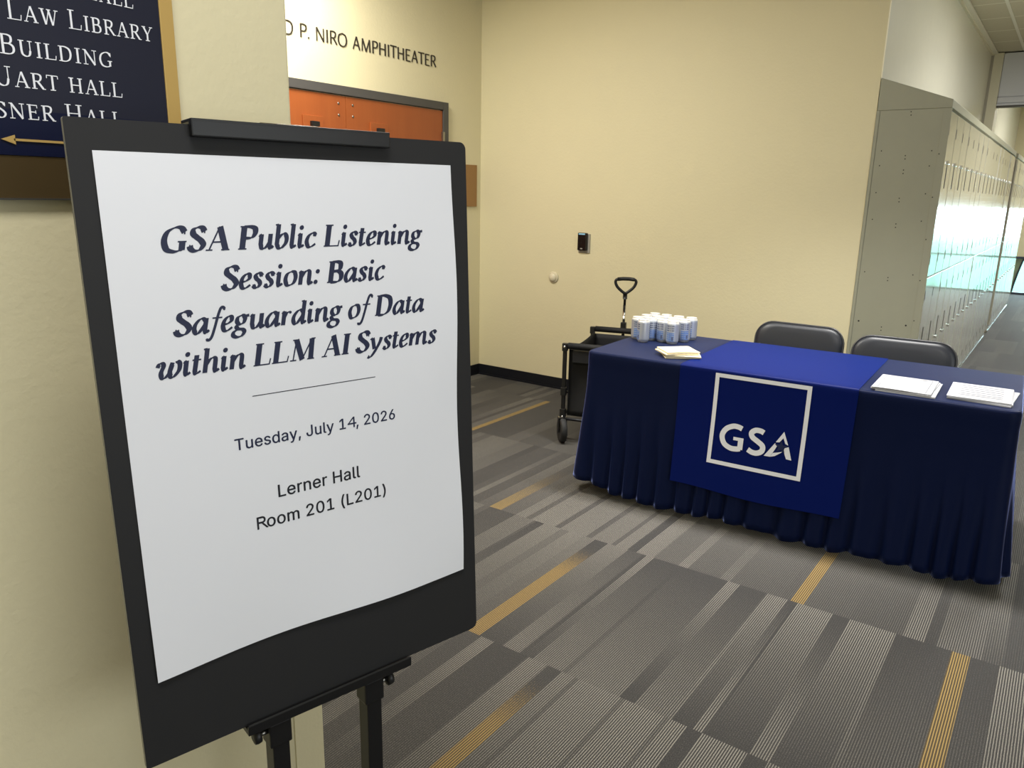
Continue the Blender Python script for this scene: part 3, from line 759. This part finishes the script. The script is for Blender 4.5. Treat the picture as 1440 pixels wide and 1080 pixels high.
def poster():
    t = thing('poster_board', 'black foam board on the easel announcing the listening session', 'poster', tuple(EO), (-.0417, -.0041, EYAW))
    # board, slightly warped
    def wy(u, v): return -.0012*math.sin(u*3.0+.6)*v + .002*(v**3)*max(0, .5-u)
    r = .012
    def outline(n=6):
        pts = []
        for cx, cz, a0 in ((BW/2-r, r, -PI/2), (BW/2-r, BH-r, 0), (-BW/2+.003, BH-.003, PI/2), (-BW/2+.003, .003, PI)):
            rr = r if cx > 0 else .003
            for k in range(n+1):
                a = a0+PI/2*k/n; pts.append((cx+rr*math.cos(a), cz+rr*math.sin(a)))
        return pts
    b = MB(); pl = outline(); n = len(pl)
    b.add([(x, 0, z) for x, z in pl]+[(x, .0095, z) for x, z in pl], [tuple(range(n)), tuple(range(2*n-1, n-1, -1))], 'board')
    b.add([(x, 0, z) for x, z in pl]+[(x, .0095, z) for x, z in pl], [(i, i+n, (i+1) % n+n, (i+1) % n) for i in range(n)], 'board_edge')
    b.build('foam_board', t)
    px, pz, pw, ph = -.277, .1364, .5499, .7387
    def surf(x, z):
        u = (x-px)/pw; v = (z-pz)/ph
        d = .0012 + .0045*max(0, 1-v*4.2)**1.6*(.55+.55*math.sin(u*8.2+2.6)) + .0012*(1+math.sin(v*9+u*2.5))*.5
        d += .0035*max(0, u-.86)/.14*(.5+.5*math.sin(v*11+.5))
        return -d
    def edge(u, v):
        z = pz+ph*v; x = px+pw*u
        if v < .12: z += (.12-v)/.12*(.004*math.sin(u*6.8-.9))
        if u > .9: x += (u-.9)/.1*.0022*math.sin(v*10+.3)
        return (x, surf(x, z), z)
    pap = MB().grid(edge, 40, 56, 'paper').build('printed_sheet', t)
    solid_mod(pap, .0004); es = pap.modifiers.new('crisp rim', 'EDGE_SPLIT'); es.split_angle = math.radians(50)
    def put(txtfit, m, name):
        vs, fs = txtfit; bb = MB(); lv = stroke_levels(fs)
        bb.add([(x, surf(x, z)-.0005-lv.get(i, 0)*4e-6, z) for i, (x, z) in enumerate(vs)], fs, m); return bb.build(name, pap)
    H = .0325; kw = dict(stem=.140, hair=.040, slant=.20, nib=20, track=.008, heavy=1.26, space=.22)
    put(fit(stroke_text('GSA Public Listening', **kw), -.208, .209, .747, H, .68), 'ink_title', 'title_line')
    put(fit(stroke_text('Session: Basic', **kw), -.134, .135, .6915, H, .68), 'ink_title', 'title_line')
    put(fit(stroke_text('Safeguarding of Data', **kw), -.2045, .207, .633, H, .68), 'ink_title', 'title_line')
    put(fit(stroke_text('within LLM AI Systems', **kw), -.2317, .231, .5765, H, .68), 'ink_title', 'title_line')
    put(([(-.102+.208*i/20, .532+s) for i in range(21) for s in (-.0006, .0006)], [(2*i, 2*i+2, 2*i+3, 2*i+1) for i in range(20)]), 'ink_dark', 'rule')
    put(fit(sans_text('Tuesday, July 14, 2026', .012), -.1345, .1405, .454), 'ink_title', 'date_line')
    put(fit(sans_text('Lerner Hall', .012), -.0745, .0685, .3664), 'ink_dark', 'place_line')
    put(fit(sans_text('Room 201 (L201)', .012), -.112, .1155, .3230), 'ink_dark', 'place_line')
poster()

# ------------------------------------------------------------------ table, runner and what lies on it
TX, TY, TH = -1.88416, 3.24748, .03922
TL, TW, TZ = 1.83, .76, .738
def hem_flare(z): return .050*max(0, 1-z/TZ)**1.4
def pleat(s, z):
    a = max(0, (.57-z)/.57); a = a*a*(3-2*a)
    ph = 2*PI*(s/.098+.35*math.sin(s*5.1)+.2*math.sin(s*13.0))
    wv = math.sin(ph)+.35*math.sin(2*ph+1)
    return .015*a*wv
def table():
    t = thing('display_table', 'long folding table under a fitted navy pleated tablecloth', 'table', (TX, TY, 0), (0, 0, TH))
    r = .045
    # perimeter, open at the back: from the back left corner round the front to the back right corner
    per = []
    def seg(p, q, n, nrm):
        for k in range(n): per.append((p[0]+(q[0]-p[0])*k/n, p[1]+(q[1]-p[1])*k/n, nrm))
    def arc(cx, cy, a0):
        for k in range(8):
            a = a0+PI/2*k/8; per.append((cx+r*math.cos(a), cy+r*math.sin(a), (math.cos(a), math.sin(a))))
    seg((0, TW), (0, r), 60, (-1, 0)); arc(r, r, PI)
    seg((r, 0), (TL-r, 0), 190, (0, -1)); arc(TL-r, r, 1.5*PI)
    seg((TL, r), (TL, TW), 60, (1, 0)); per.append((TL, TW, (1, 0)))
    S_ = [0]
    for i in range(1, len(per)): S_.append(S_[-1]+math.hypot(per[i][0]-per[i-1][0], per[i][1]-per[i-1][1]))
    zs = [TZ-.001, TZ-.005, TZ-.012, TZ-.03, TZ-.05, TZ-.075] + [TZ-.10-.0302*k for k in range(21)]
    offs = [-.006, -.001, .001, .002, .002, .001]
    vs = []; fs = []; n = len(per)
    for j, z in enumerate(zs):
        for i, (x, y, nm) in enumerate(per):
            s = S_[i]
            if j < len(offs): o = offs[j]
            else: o = hem_flare(z)+pleat(s, z)+.001-.010*max(0, 1-abs(z-.55)/.2)*.3
            zz = z
            if j > 5:
                kz = 1-z/TZ; cd = min(abs(s-TW), abs(s-TW-TL))
                zz = z + kz*kz*(.008*math.sin(s*9.3)+.005*math.sin(s*31)+.038*math.exp(-(cd/.13)**2))
            vs.append((x+nm[0]*o, y+nm[1]*o, zz))
    for j in range(len(zs)-1):
        for i in range(n-1): fs.append((j*n+i, (j+1)*n+i, (j+1)*n+i+1, j*n+i+1))
    b = MB(); b.add(vs, fs, 'navy', True)
    # top with a small overhang behind
    top = [vs[i] for i in range(n)]
    b.add(top, [tuple(range(n))], 'navy')
    b.add([(0, TW, TZ-.001), (TL, TW, TZ-.001), (TL, TW+.004, TZ-.02), (0, TW+.004, TZ-.02), (0, TW+.004, TZ-.10), (TL, TW+.004, TZ-.10)], [(0, 1, 2, 3), (3, 2, 5, 4)], 'navy')
    solid_mod(b.build('tablecloth', t), .0016, 1)
    MB().box((.012, .012, TZ-.045), (TL-.012, TW-.012, TZ-.008), 'board_edge').build('tabletop', t)
    for lx in (.15, TL-.15):
        for ly in (.1, TW-.1):
            MB().tube([(lx, ly, .0), (lx, ly, TZ-.045)], .014, 'chair_steel', 8).build('leg', t)
table()
RT = TZ+.0035
def tl(x, y, z=None):
    """a world point from the table's own coordinates"""
    return (TX+x*math.cos(TH)-y*math.sin(TH), TY+x*math.sin(TH)+y*math.cos(TH), TZ+.001 if z is None else z)
def to_table(wx, wy):
    dx, dy = wx-TX, wy-TY
    return dx*math.cos(TH)+dy*math.sin(TH), -dx*math.sin(TH)+dy*math.cos(TH)

def runner():
    t = thing('table_runner', 'royal blue table runner with white square logo hanging over the navy cloth', 'table runner', (TX, TY, 0), (0, 0, TH))
    xa, xb = .497, 1.268
    zb0 = .178
    def hang(x, z):   # y of the hanging front
        f = hem_flare(z); a = max(0, (.57-z)/.57); a = a*a*(3-2*a)
        return -(f+.017*a+.0065+.002*math.sin(x*9)*a)
    prof = []
    ny = 14
    for k in range(ny+1): prof.append(('t', TW-.004-(TW-.010)*k/ny))
    prof += [('p', .0005, RT-.0006), ('p', -.004, RT-.003), ('p', -.0068, RT-.008)]
    nz = 26
    zs = [TZ-.02-(TZ-.02-zb0)*k/nz for k in range(nz+1)]
    def fn(u, v):
        j = int(round(v*(len(prof)+nz))); x = xa+(xb-xa)*u
        if j < len(prof):
            p = prof[j]
            return (x, p[1], RT) if p[0] == 't' else (x, p[1], p[2])
        z = zs[j-len(prof)]
        w_ = (u-.5)*.016*(1-z/TZ)
        k = (TZ-.02-z)/(TZ-.02-zb0)
        return (x-w_+.0*k, hang(x, z), z-(.012*k*(1-abs(2*u-1)**6)*0) + k*(.006*math.sin(u*7+1)))
    b = MB().grid(fn, 30, len(prof)+nz, 'royal')
    cl = b.build('cloth', t); solid_mod(cl, .0014, 0); es = cl.modifiers.new('crisp rim', 'EDGE_SPLIT'); es.split_angle = math.radians(60)
    def put(polys, m, name, off=.0022):
        bb = MB()
        for p, f in polys: bb.add([(x, hang(x, z)-off, z) for x, z in p], f, m)
        return bb.build(name, t)
    # square outline
    q0, q1, z0, z1, wd = .668, 1.087, .307, .725, .018
    pl = []
    def strip(ax, az, bx_, bz, n=24):
        vs = []; fs = []
        for k in range(n+1):
            u = k/n
            if abs(bx_-ax) > abs(bz-az): x = ax+(bx_-ax)*u; vs += [(x, az), (x, bz)]
            else: z = az+(bz-az)*u; vs += [(ax, z), (bx_, z)]
        fs = [(2*k, 2*k+2, 2*k+3, 2*k+1) for k in range(n)]
        pl.append((vs, fs))
    strip(q0, z0, q1, z0+wd); strip(q0, z1-wd, q1, z1)
    strip(q0, z0+wd, q0+wd, z1-wd); strip(q1-wd, z0+wd, q1, z1-wd)
    put(pl, 'print_white', 'logo_square')
    # letters G and S as even strokes, A cut by a star
    def even(pts, wd, n=8, sp=True):
        p = spline(pts, n) if sp else list(pts); vs = []
        for i in range(len(p)):
            a, c = p[max(i-1, 0)], p[min(i+1, len(p)-1)]
            dx, dy = c[0]-a[0], c[1]-a[1]; L = math.hypot(dx, dy) or 1
            vs += [(p[i][0]-dy/L*wd/2, p[i][1]+dx/L*wd/2), (p[i][0]+dy/L*wd/2, p[i][1]-dx/L*wd/2)]
        return vs, [(2*i, 2*i+1, 2*i+3, 2*i+2) for i in range(len(p)-1)]
    zl, kk = .382, .124
    def at(x, z, pts): return [(x+a*kk, z+c*kk) for a, c in pts]
    g = [even(at(.714, zl, [(.80,.86),(.66,.905),(.46,.90),(.22,.76),(.10,.50),(.20,.22),(.44,.09),(.66,.09),(.80,.13)]), .0235),
         even(at(.714, zl, [(.795,.09),(.795,.52)]), .0235, sp=False), even(at(.714, zl, [(.52,.46),(.89,.46)]), .015, sp=False)]
    put(g, 'print_white', 'letter_g')
    s = [even(at(.8355, zl, [(.60,.86),(.48,.905),(.30,.90),(.17,.78),(.22,.63),(.42,.51),(.60,.38),(.60,.20),(.44,.09),(.26,.09),(.10,.16)]), .0235)]
    put(s, 'print_white', 'letter_s')
    P = lambda u, v: (.921+u*.00066, zl+.006+v*.00062)
    A = [([P(112, 196), P(66, 112), P(90, 116), P(112, 150), P(128, 112), P(148, 104)], [(0, 1, 2, 3), (0, 3, 4, 5)]),
         ([P(62, 104), P(0, 0), P(40, 1), P(68, 62), P(80, 92)], [(0, 1, 2, 3, 4)]),
         ([P(40, 1), P(56, 32), P(116, 52), P(104, 40), P(70, 12)], [(0, 4, 3, 2, 1)]),
         ([P(152, 94), P(128, 82), P(122, 60), P(145, 6), P(180, 3)], [(0, 1, 2, 3, 4)])]
    put(A, 'print_white', 'letter_a')
    st = []
    cx, cz = P(104, 84)
    for q in range(10):
        rr = .030 if q % 2 == 0 else .0118
        a = PI/2+q*PI/5; st.append((cx+rr*math.cos(a), cz+rr*math.sin(a)))
    put([([(cx, cz)]+st, [(0, q+1, (q+1) % 10+1) for q in range(10)])], 'print_navy', 'star', .0030)
runner()

def cans():
    spots = [(-1.843,3.714),(-1.778,3.654),(-1.840,3.812),(-1.770,3.729),(-1.832,3.900),(-1.769,3.808),(-1.699,3.727),(-1.758,3.892),(-1.681,3.808),(-1.636,3.709),(-1.683,3.886),(-1.612,3.802),(-1.610,3.889)]
    labs = ['leftmost of the cluster', 'foremost left one, its plain text side out', 'second along the left side of the cluster', 'directly behind the plain-sided foremost left one', 'back left corner of the cluster',
            'middle of the cluster, third along its second row', 'front middle, just left of the one nearest the napkins', 'second along the back row from its left', 'middle of the cluster, behind the front pair', 'foremost of all, nearest the cream napkins',
            'second along the back row from its right', 'front of the right side of the cluster', 'back right corner of the cluster']
    prof = [(.024, 0), (.027, .003), (.031, .010), (.0331, .016)] + [(.0331, .016+.088*k/32) for k in range(1, 33)] + [(.0318, .109), (.0285, .116), (.0272, .1185), (.0278, .120), (.0278, .1215)]
    def matf(a, z):
        if z > .1075 or z < .010: return 'can_top'
        d = (a-PI) if a > PI/2 else a-PI     # panels centred at angle pi, fine print at angle 0
        dd = abs(((a-PI+PI) % (2*PI))-PI)
        if dd < .62:
            if .016 < z < .064:
                if .022 < z < .042 and abs(dd-.42) < .12 and a > PI: return 'can_dark'
                if int(z*1000) % 11 < 3 and int(a*10) % 3: return 'can_body'
                return 'can_blue'
            if .071 < z < .0765 or .082 < z < .0875 or .092 < z < .0975:
                if int(a*17) % 4: return 'can_dark'
        if dd > 2.5 and .022 < z < .095 and int(z*1000/5.5) % 2: return 'ink_grey'
        return 'can_body'
    t = thing('drink_can', 'x', 'can', (0, 0, 0), group='cans clustered at the left end of the table')
    b = MB().lathe(prof, 'can_body', 48, matf=matf); b.build('body', t)
    l = MB().lathe([(.0268, .1198), (.0255, .1165), (.024, .1160), (.0, .1162)], 'can_top', 28); lid = l.build('lid', t)
    tb = MB().box((-.008, -.004, .1163), (.012, .007, .1172), 'can_top', bev=.0004); tb.build('pull_tab', lid)
    rots = [2.2, 0.9, 2.0, 2.6, .5, 1.4, 1.55, 2.8, .3, 1.75, 1.0, 2.25, 1.6]
    for i, (x, y) in enumerate(spots):
        o = t if i == 0 else copy_tree(t)
        o.location = (x, y, TZ+.0018); o.rotation_euler = (0, 0, rots[i]-.15)
        o['label'] = 'silver and blue drink can, '+labs[i]
cans()

def napkins():
    labs = ['cream paper napkin lying on top of the folded napkin pile', 'cream paper napkin under the top one of the pile', 'cream paper napkin third down, sticking out to the right of the pile', 'cream paper napkin at the bottom of the pile on the navy cloth']
    cx, cy = -1.478, 3.432
    for i, (a, dx, dy, z, wv) in enumerate(((.80, -.004, .010, .0245, .003), (.82, -.008, .0, .0165, .003), (.50, .022, .004, .0085, .0012), (.62, .008, .002, .0012, .0008))):
        o = thing('napkin', labs[i], 'napkin', (cx+dx, cy+dy, TZ+.002), (0, 0, a), 'folded napkins on the table')
        w_, d_ = .082, .074
        def fn(u, v, th, z=z, wv=wv):
            x = (u*2-1)*w_; y = (v*2-1)*d_
            h = z+wv*math.sin(u*4.2+v*2.6+.4)*.3-.0012*(abs(u*2-1)**3)*(z/.024)
            return (x, y, max(h, .0006)+th)
        nu = nv = 12
        b = MB().grid(lambda u, v: fn(u, v, .006), nu, nv, 'napkin'); b.grid(lambda u, v: fn(u, 1-v, 0), nu, nv, 'napkin')
        rim = []
        for k in range(nu): rim.append((k/nu, 0))
        for k in range(nv): rim.append((1, k/nv))
        for k in range(nu): rim.append((1-k/nu, 1))
        for k in range(nv): rim.append((0, 1-k/nv))
        n = len(rim)
        ring = []
        for q, th in enumerate((0, .0022, .0038, .006)):
            for (u, v) in rim:
                p = fn(u, v, th); ins = 0 if q != 2 else 0
                ring.append(p)
        b.add(ring, [(q*n+k, q*n+(k+1) % n, (q+1)*n+(k+1) % n, (q+1)*n+k) for q in range(3) for k in range(n)], 'napkin')
        b.build('folded_sheet', o)
napkins()

def handouts():
    def pack(quad, z0, z1, curl=0.0):
        b = MB(); (a, b_, c, d) = quad
        def P(u, v): return (a[0]*(1-u)*(1-v)+d[0]*u*(1-v)+b_[0]*(1-u)*v+c[0]*u*v, a[1]*(1-u)*(1-v)+d[1]*u*(1-v)+b_[1]*(1-u)*v+c[1]*u*v)
        def H(u, v): return curl*(math.sin(u*5+v)*.5+.5)*(1-v)
        n = 10
        b.grid(lambda u, v: P(u, v)+(z1+H(u, v),), n, n, 'paper_white')
        b.grid(lambda u, v: P(u, 1-v)+(z0+H(u, 1-v),), n, n, 'paper_white')
        for f in (lambda u: (u, 0), lambda u: (1, u), lambda u: (1-u, 1), lambda u: (0, 1-u)):
            b.grid(lambda u, v, f=f: P(*f(u))+((z0 if v == 0 else z1)+H(*f(u)),), n, 1, 'paper_white', smooth=False)
        return b, P, H
    def rotq(cx, cy, w_, h_, a):
        c, s = math.cos(a), math.sin(a)
        return [(cx+x*c-y*s, cy+x*s+y*c) for x, y in ((-w_/2, -h_/2), (-w_/2, h_/2), (w_/2, h_/2), (w_/2, -h_/2))]
    z = TZ+.002
    piles = [('left', -.468, 3.462, [(.0, .006, .010, .03, .0), (.0062, .010, -.004, -.005, .0015), (.0122, .0145, -.006, .03, .002)]),
             ('right', -.204, 3.510, [(.0, .005, .008, -.05, .0), (.0055, .010, .0, .045, .0), (.0105, .0135, -.004, .03, .0)])]
    names = {'left': ['bottom packet of the bordered handouts, lying on the navy cloth right of runner', 'middle packet of the bordered handouts right of the runner', 'white printed handout with thin border and heading, top of the left paper pile'],
             'right': ['bottom packet of the lined handouts near the table corner', 'middle packet of the lined handouts near the table corner', 'white printed handout with grey text lines, top of the right paper pile']}
    for side, cx, cy, ly in piles:
        for k, (za, zb, dx, a, curl) in enumerate(ly):
            wd, hd = (.217, .282)
            q = rotq(cx+dx, cy, wd, hd, a)
            b, P, H = pack([(x-cx, y-cy) for x, y in q], za, zb, curl)
            o = thing('handout', names[side][k], 'handout', (cx, cy, z), group='printed handouts in two piles on the table')
            sh = b.build('sheets', o)
            if k == 2:
                ink = MB()
                def bar(u0, u1, v0, v1, m):
                    n = 6
                    ink.grid(lambda u, v: P(u0+(u1-u0)*u, v0+(v1-v0)*v)+(zb+.0003+H(u0+(u1-u0)*u, v0+(v1-v0)*v),), n, 2, m, smooth=False)
                if side == 'left':
                    for u0, u1, v0, v1 in ((.09, .91, .045, .052), (.09, .91, .955, .962), (.09, .10, .045, .96), (.90, .91, .045, .96)): bar(u0, u1, v0, v1, 'ink_grey')
                    for u0, u1, v in ((.18, .42, .90), (.48, .62, .90), (.68, .82, .90), (.25, .5, .85), (.55, .8, .85)): bar(u0, u1, v, v+.016, 'ink_grey')
                    bar(.70, .83, .915, .93, 'ink_dark')
                else:
                    for v in (.84, .70, .56, .42, .28, .18): bar(.16+.03*random.random(), .86, v, v+.03, 'ink_grey')
                ink.build('printing', sh)
handouts()

# ------------------------------------------------------------------ folding chairs behind the table
def chairs():
    t = thing('folding_chair', 'black padded folding chair behind the table, left of the pair', 'chair', group='folding chairs behind the table')
    # local: faces -y, backrest at +y
    def backrest():
        b = MB(); W, Hh = .245, .115
        def rr(n=40):
            pts = []; r = .095
            for cx, cz, a0 in ((W-r, -Hh+r, -PI/2), (W-r, Hh-r, 0), (-W+r, Hh-r, PI/2), (-W+r, -Hh+r, PI)):
                for k in range(9):
                    a = a0+PI/2*k/8; pts.append((cx+r*math.cos(a), cz+r*math.sin(a)))
            return pts
        pl = rr(); n = len(pl); vs = []; fs = []
        lay = [(1.0, .022), (1.0, .012), (.992, .003), (.965, -.004), (.90, -.012), (.75, -.017), (.45, -.019)]
        for k, y in lay:
            for x, z in pl:
                xx, zz = x*k if k > .9 else x-(1-k)*x, z*k
                vs.append((xx, y+.16*(xx*xx)*-1+.0, zz))
        for j in range(len(lay)-1):
            for i in range(n): fs.append((j*n+i, j*n+(i+1) % n, (j+1)*n+(i+1) % n, (j+1)*n+i))
        m = len(lay)-1
        fs.append(tuple(m*n+i for i in range(n))); fs.append(tuple(range(n-1, -1, -1)))
        T = Matrix.Translation((0, .225, .688)) @ Matrix.Rotation(math.radians(-12), 4, 'X')
        b.add(vs, fs, 'vinyl', True, T)
        o = b.build('backrest', t)
        e = MB().tube([(x*1.004, .004-.16*x*x, z*1.004) for x, z in pl], .0048, 'chair_steel', 8, closed=True, T=T)
        e.build('rim', o)
    backrest()
    s = MB()
    def seat(u, v, top):
        x = (u*2-1); y = (v*2-1)
        k = (1-abs(x)**6)*(1-abs(y)**6)
        return (x*.205*(1-.12*max(0, y)), -.03+y*.20, .43+(.022+.016*k if top else 0)+.0)
    s.grid(lambda u, v: seat(u, v, 1), 14, 14, 'vinyl'); s.grid(lambda u, v: seat(u, 1-v, 0), 14, 14, 'vinyl')
    for f in (lambda u: (u, 0), lambda u: (1, u), lambda u: (1-u, 1), lambda u: (0, 1-u)):
        s.grid(lambda u, v, f=f: seat(*f(u), 1 if v == 1 else 0), 14, 1, 'vinyl')
    s.build('seat', t)
    for sx in (-1, 1):
        MB().tube([(sx*.225, -.25, .012), (sx*.225, -.03, .35), (sx*.222, .13, .57), (sx*.205, .235, .70), (sx*.185, .252, .75)], .0115, 'chair_steel', 10).build('front_leg', t)
        MB().tube([(sx*.205, .27, .012), (sx*.205, .05, .36), (sx*.205, -.06, .43)], .0115, 'chair_steel', 10).build('rear_leg', t)
        for y, x in ((-.25, .225), (.27, .205)):
            MB().tube([(sx*x, y, 0), (sx*x, y, .03)], .015, 'rubber', 10).build('foot_cap', t)
    MB().tube([(-.225, -.19, .115), (.225, -.19, .115)], .009, 'chair_steel', 8).build('cross_bar', t)
    MB().tube([(-.205, .21, .11), (.205, .21, .11)], .009, 'chair_steel', 8).build('cross_bar', t)
    b = copy_tree(t)
    t.location = (-1.187, 4.20, -.0); t.rotation_euler = (0, 0, math.radians(-1))
    b.location = (-.617, 4.10, 0); b.rotation_euler = (0, 0, math.radians(2))
    b['label'] = 'black padded folding chair behind the table, right of the pair, before the locker end panel'
chairs()

# ------------------------------------------------------------------ folding wagon
def wagon():
    ax, ay = -2.388, 3.858
    dx, dy = -.182, .642     # long side towards the back wall
    L = math.hypot(dx, dy); ang = math.atan2(dy, dx)
    W = .365
    # local: x along the long side from the near corner, y to the left of it is outside; the body lies at negative y
    t = thing('folding_wagon', 'black folding wagon with upright pull handle beside the left table end', 'wagon', (ax, ay, 0), (0, 0, ang))
    H = .612
    for x, y in ((0, 0), (L, 0), (0, -W), (L, -W)):
        p = MB().box((x-.011, y-.011, .17), (x+.011, y+.011, H-.02), 'black_rail', bev=.002)
        po = p.build('corner_post', t)
        c = MB().box((x-.016, y-.016, H-.035), (x+.016, y+.016, H+.012), 'black_plastic', bev=.004)
        c.box((x-.016, y-.016, .30), (x+.016, y+.016, .35), 'black_plastic', bev=.003).box((x-.017, y-.017, .145), (x+.017, y+.017, .215), 'black_plastic', bev=.003)
        c.build('joint', po)
        s = MB()
        for z in (H-.008, .165):
            T = Matrix.Translation((x-.0155 if x == 0 else x+.0155, y, z)) @ Matrix.Rotation(-PI/2 if x == 0 else PI/2, 4, 'Y')
            s.lathe([(.0075, 0), (.0075, .002), (.004, .004)], 'chrome', 12, T)
        s.build('rivet', po)
    # rails: short ends at the top, low frame bars, crossed folding braces
    for x in (0, L):
        MB().tube([(x, 0, H-.004), (x, -W, H-.004)], .016, 'black_rail', 10).build('top_rail', t)
        MB().tube([(x, 0, .15), (x, -W, .15)], .009, 'black_rail', 8).build('lower_rail', t)
    for y in (.0, -W):
        MB().tube([(0, y, .32), (L, y, .155)], .008, 'black_rail', 8).build('brace', t)
        MB().tube([(0, y, .155), (L, y, .32)], .008, 'black_rail', 8).build('brace', t)
    # canvas body
    b = MB(); ii = .022
    def side(u, v):      # near end panel
        sag = .006*math.sin(u*9)*v
        return (ii+.012*math.sin(v*PI)+sag, -ii-(W-2*ii)*u, .17+(H-.03-.17)*v)
    b.grid(side, 12, 12, 'black_fabric')
    b.grid(lambda u, v: (L-ii-.01*math.sin(v*PI), -ii-(W-2*ii)*u, .17+(H-.03-.17)*v), 12, 12, 'black_fabric')
    def lng(u, v, y, s):
        top = H-.018-.016*math.sin(u*PI)
        return (ii+(L-2*ii)*u, y+s*.012*math.sin(v*PI)*math.sin(u*PI), .17+(top-.17)*v)
    b.grid(lambda u, v: lng(u, v, -ii, -1), 16, 12, 'black_fabric')
    b.grid(lambda u, v: lng(u, v, -W+ii, 1), 16, 12, 'black_fabric')
    b.grid(lambda u, v: (ii+(L-2*ii)*u, -ii-(W-2*ii)*v, .17), 6, 6, 'black_fabric')
    fb = b.build('canvas_body', t); solid_mod(fb, .004, 0)
    MB().tube([(.0, -.02, H-.002), (.0, -W+.02, H-.002)], .0195, 'black_fabric', 10).build('sleeve', fb)
    MB().tube([(L, -.02, H-.002), (L, -W+.02, H-.002)], .0195, 'black_fabric', 10).build('sleeve', fb)
    MB().box((-.006, -.05, H-.10), (.03, -W+.05, H-.03), 'black_fabric', bev=.008).build('hem_flap', fb)
    # wheels
    for x, y, st in ((0, 0, .5), (0, -W, .2), (L, 0, 0), (L, -W, 0)):
        R = .078
        wx = x-.004
        Tm = Matrix.Translation((wx, y, R)) @ Matrix.Rotation(st, 4, 'Z') @ Matrix.Rotation(PI/2, 4, 'X')
        wb = MB().lathe([(.040, -.016), (.070, -.019), (R, -.011), (R, .011), (.070, .019), (.040, .016)], 'rubber', 28, Tm)
        wo = wb.build('wheel', t)
        MB().lathe([(.0, -.014), (.012, -.018), (.040, -.010), (.041, .010), (.012, .018), (.0, .014)], 'black_plastic', 24, Tm).build('hub', wo)
        T2 = Matrix.Translation((wx, y, 0)) @ Matrix.Rotation(st, 4, 'Z')
        fk = MB().box((-.014, -.027, R-.012), (.014, -.021, R+.082), 'black_rail', bev=.002, T=T2)
        fk.box((-.014, .021, R-.012), (.014, .027, R+.082), 'black_rail', bev=.002, T=T2).box((-.016, -.027, R+.076), (.016, .027, R+.086), 'steel', bev=.002, T=T2)
        fk.build('fork', wo)
    # pull handle standing up at the far end
    hx, hy = L+.03, -.205
    base = MB().tube([(hx, hy, .16), (hx, hy, H-.03)], .011, 'black_rail', 10); base.tube([(L, hy, .16), (hx, hy, .16)], .008, 'black_rail', 8)
    hd = base.build('handle_shaft', t)
    MB().box((hx-.018, hy-.018, H+.005), (hx+.018, hy+.018, H+.052), 'black_plastic', bev=.005).build('shaft_collar', hd)
    MB().tube([(hx, hy, H-.04), (hx, hy, H+.095), (hx, hy, H+.255)], .0085, 'black_rail', 10).build('inner_tube', hd)
    MB().tube([(hx, hy, H+.075), (hx, hy, H+.168)], .0102, 'chrome', 10).build('chrome_section', hd)
    # grip lies in a plane facing the camera side
    gz = H+.245
    gp = [(0, 0, 0), (.028, 0, .020), (.055, 0, .046), (.068, 0, .076), (.060, 0, .094), (.035, 0, .099), (0, 0, .101), (-.035, 0, .099), (-.060, 0, .094), (-.068, 0, .076), (-.055, 0, .046), (-.028, 0, .020)]
    T = Matrix.Translation((hx, hy, gz)) @ Matrix.Rotation(.52-ang, 4, 'Z')
    pp = spline(gp+[gp[0]], 5)[:-1]
    g = MB().tube(pp, .0098, 'black_plastic', 10, closed=True, T=T)
    g.tube([(-.055, 0, .096), (-.02, 0, .100), (.02, 0, .100), (.055, 0, .096)], .0125, 'black_plastic', 10, T=T)
    g.tube([(0, 0, -.035), (0, 0, .004)], .0145, 'black_plastic', 10, T=T)
    g.build('grip', hd)
wagon()
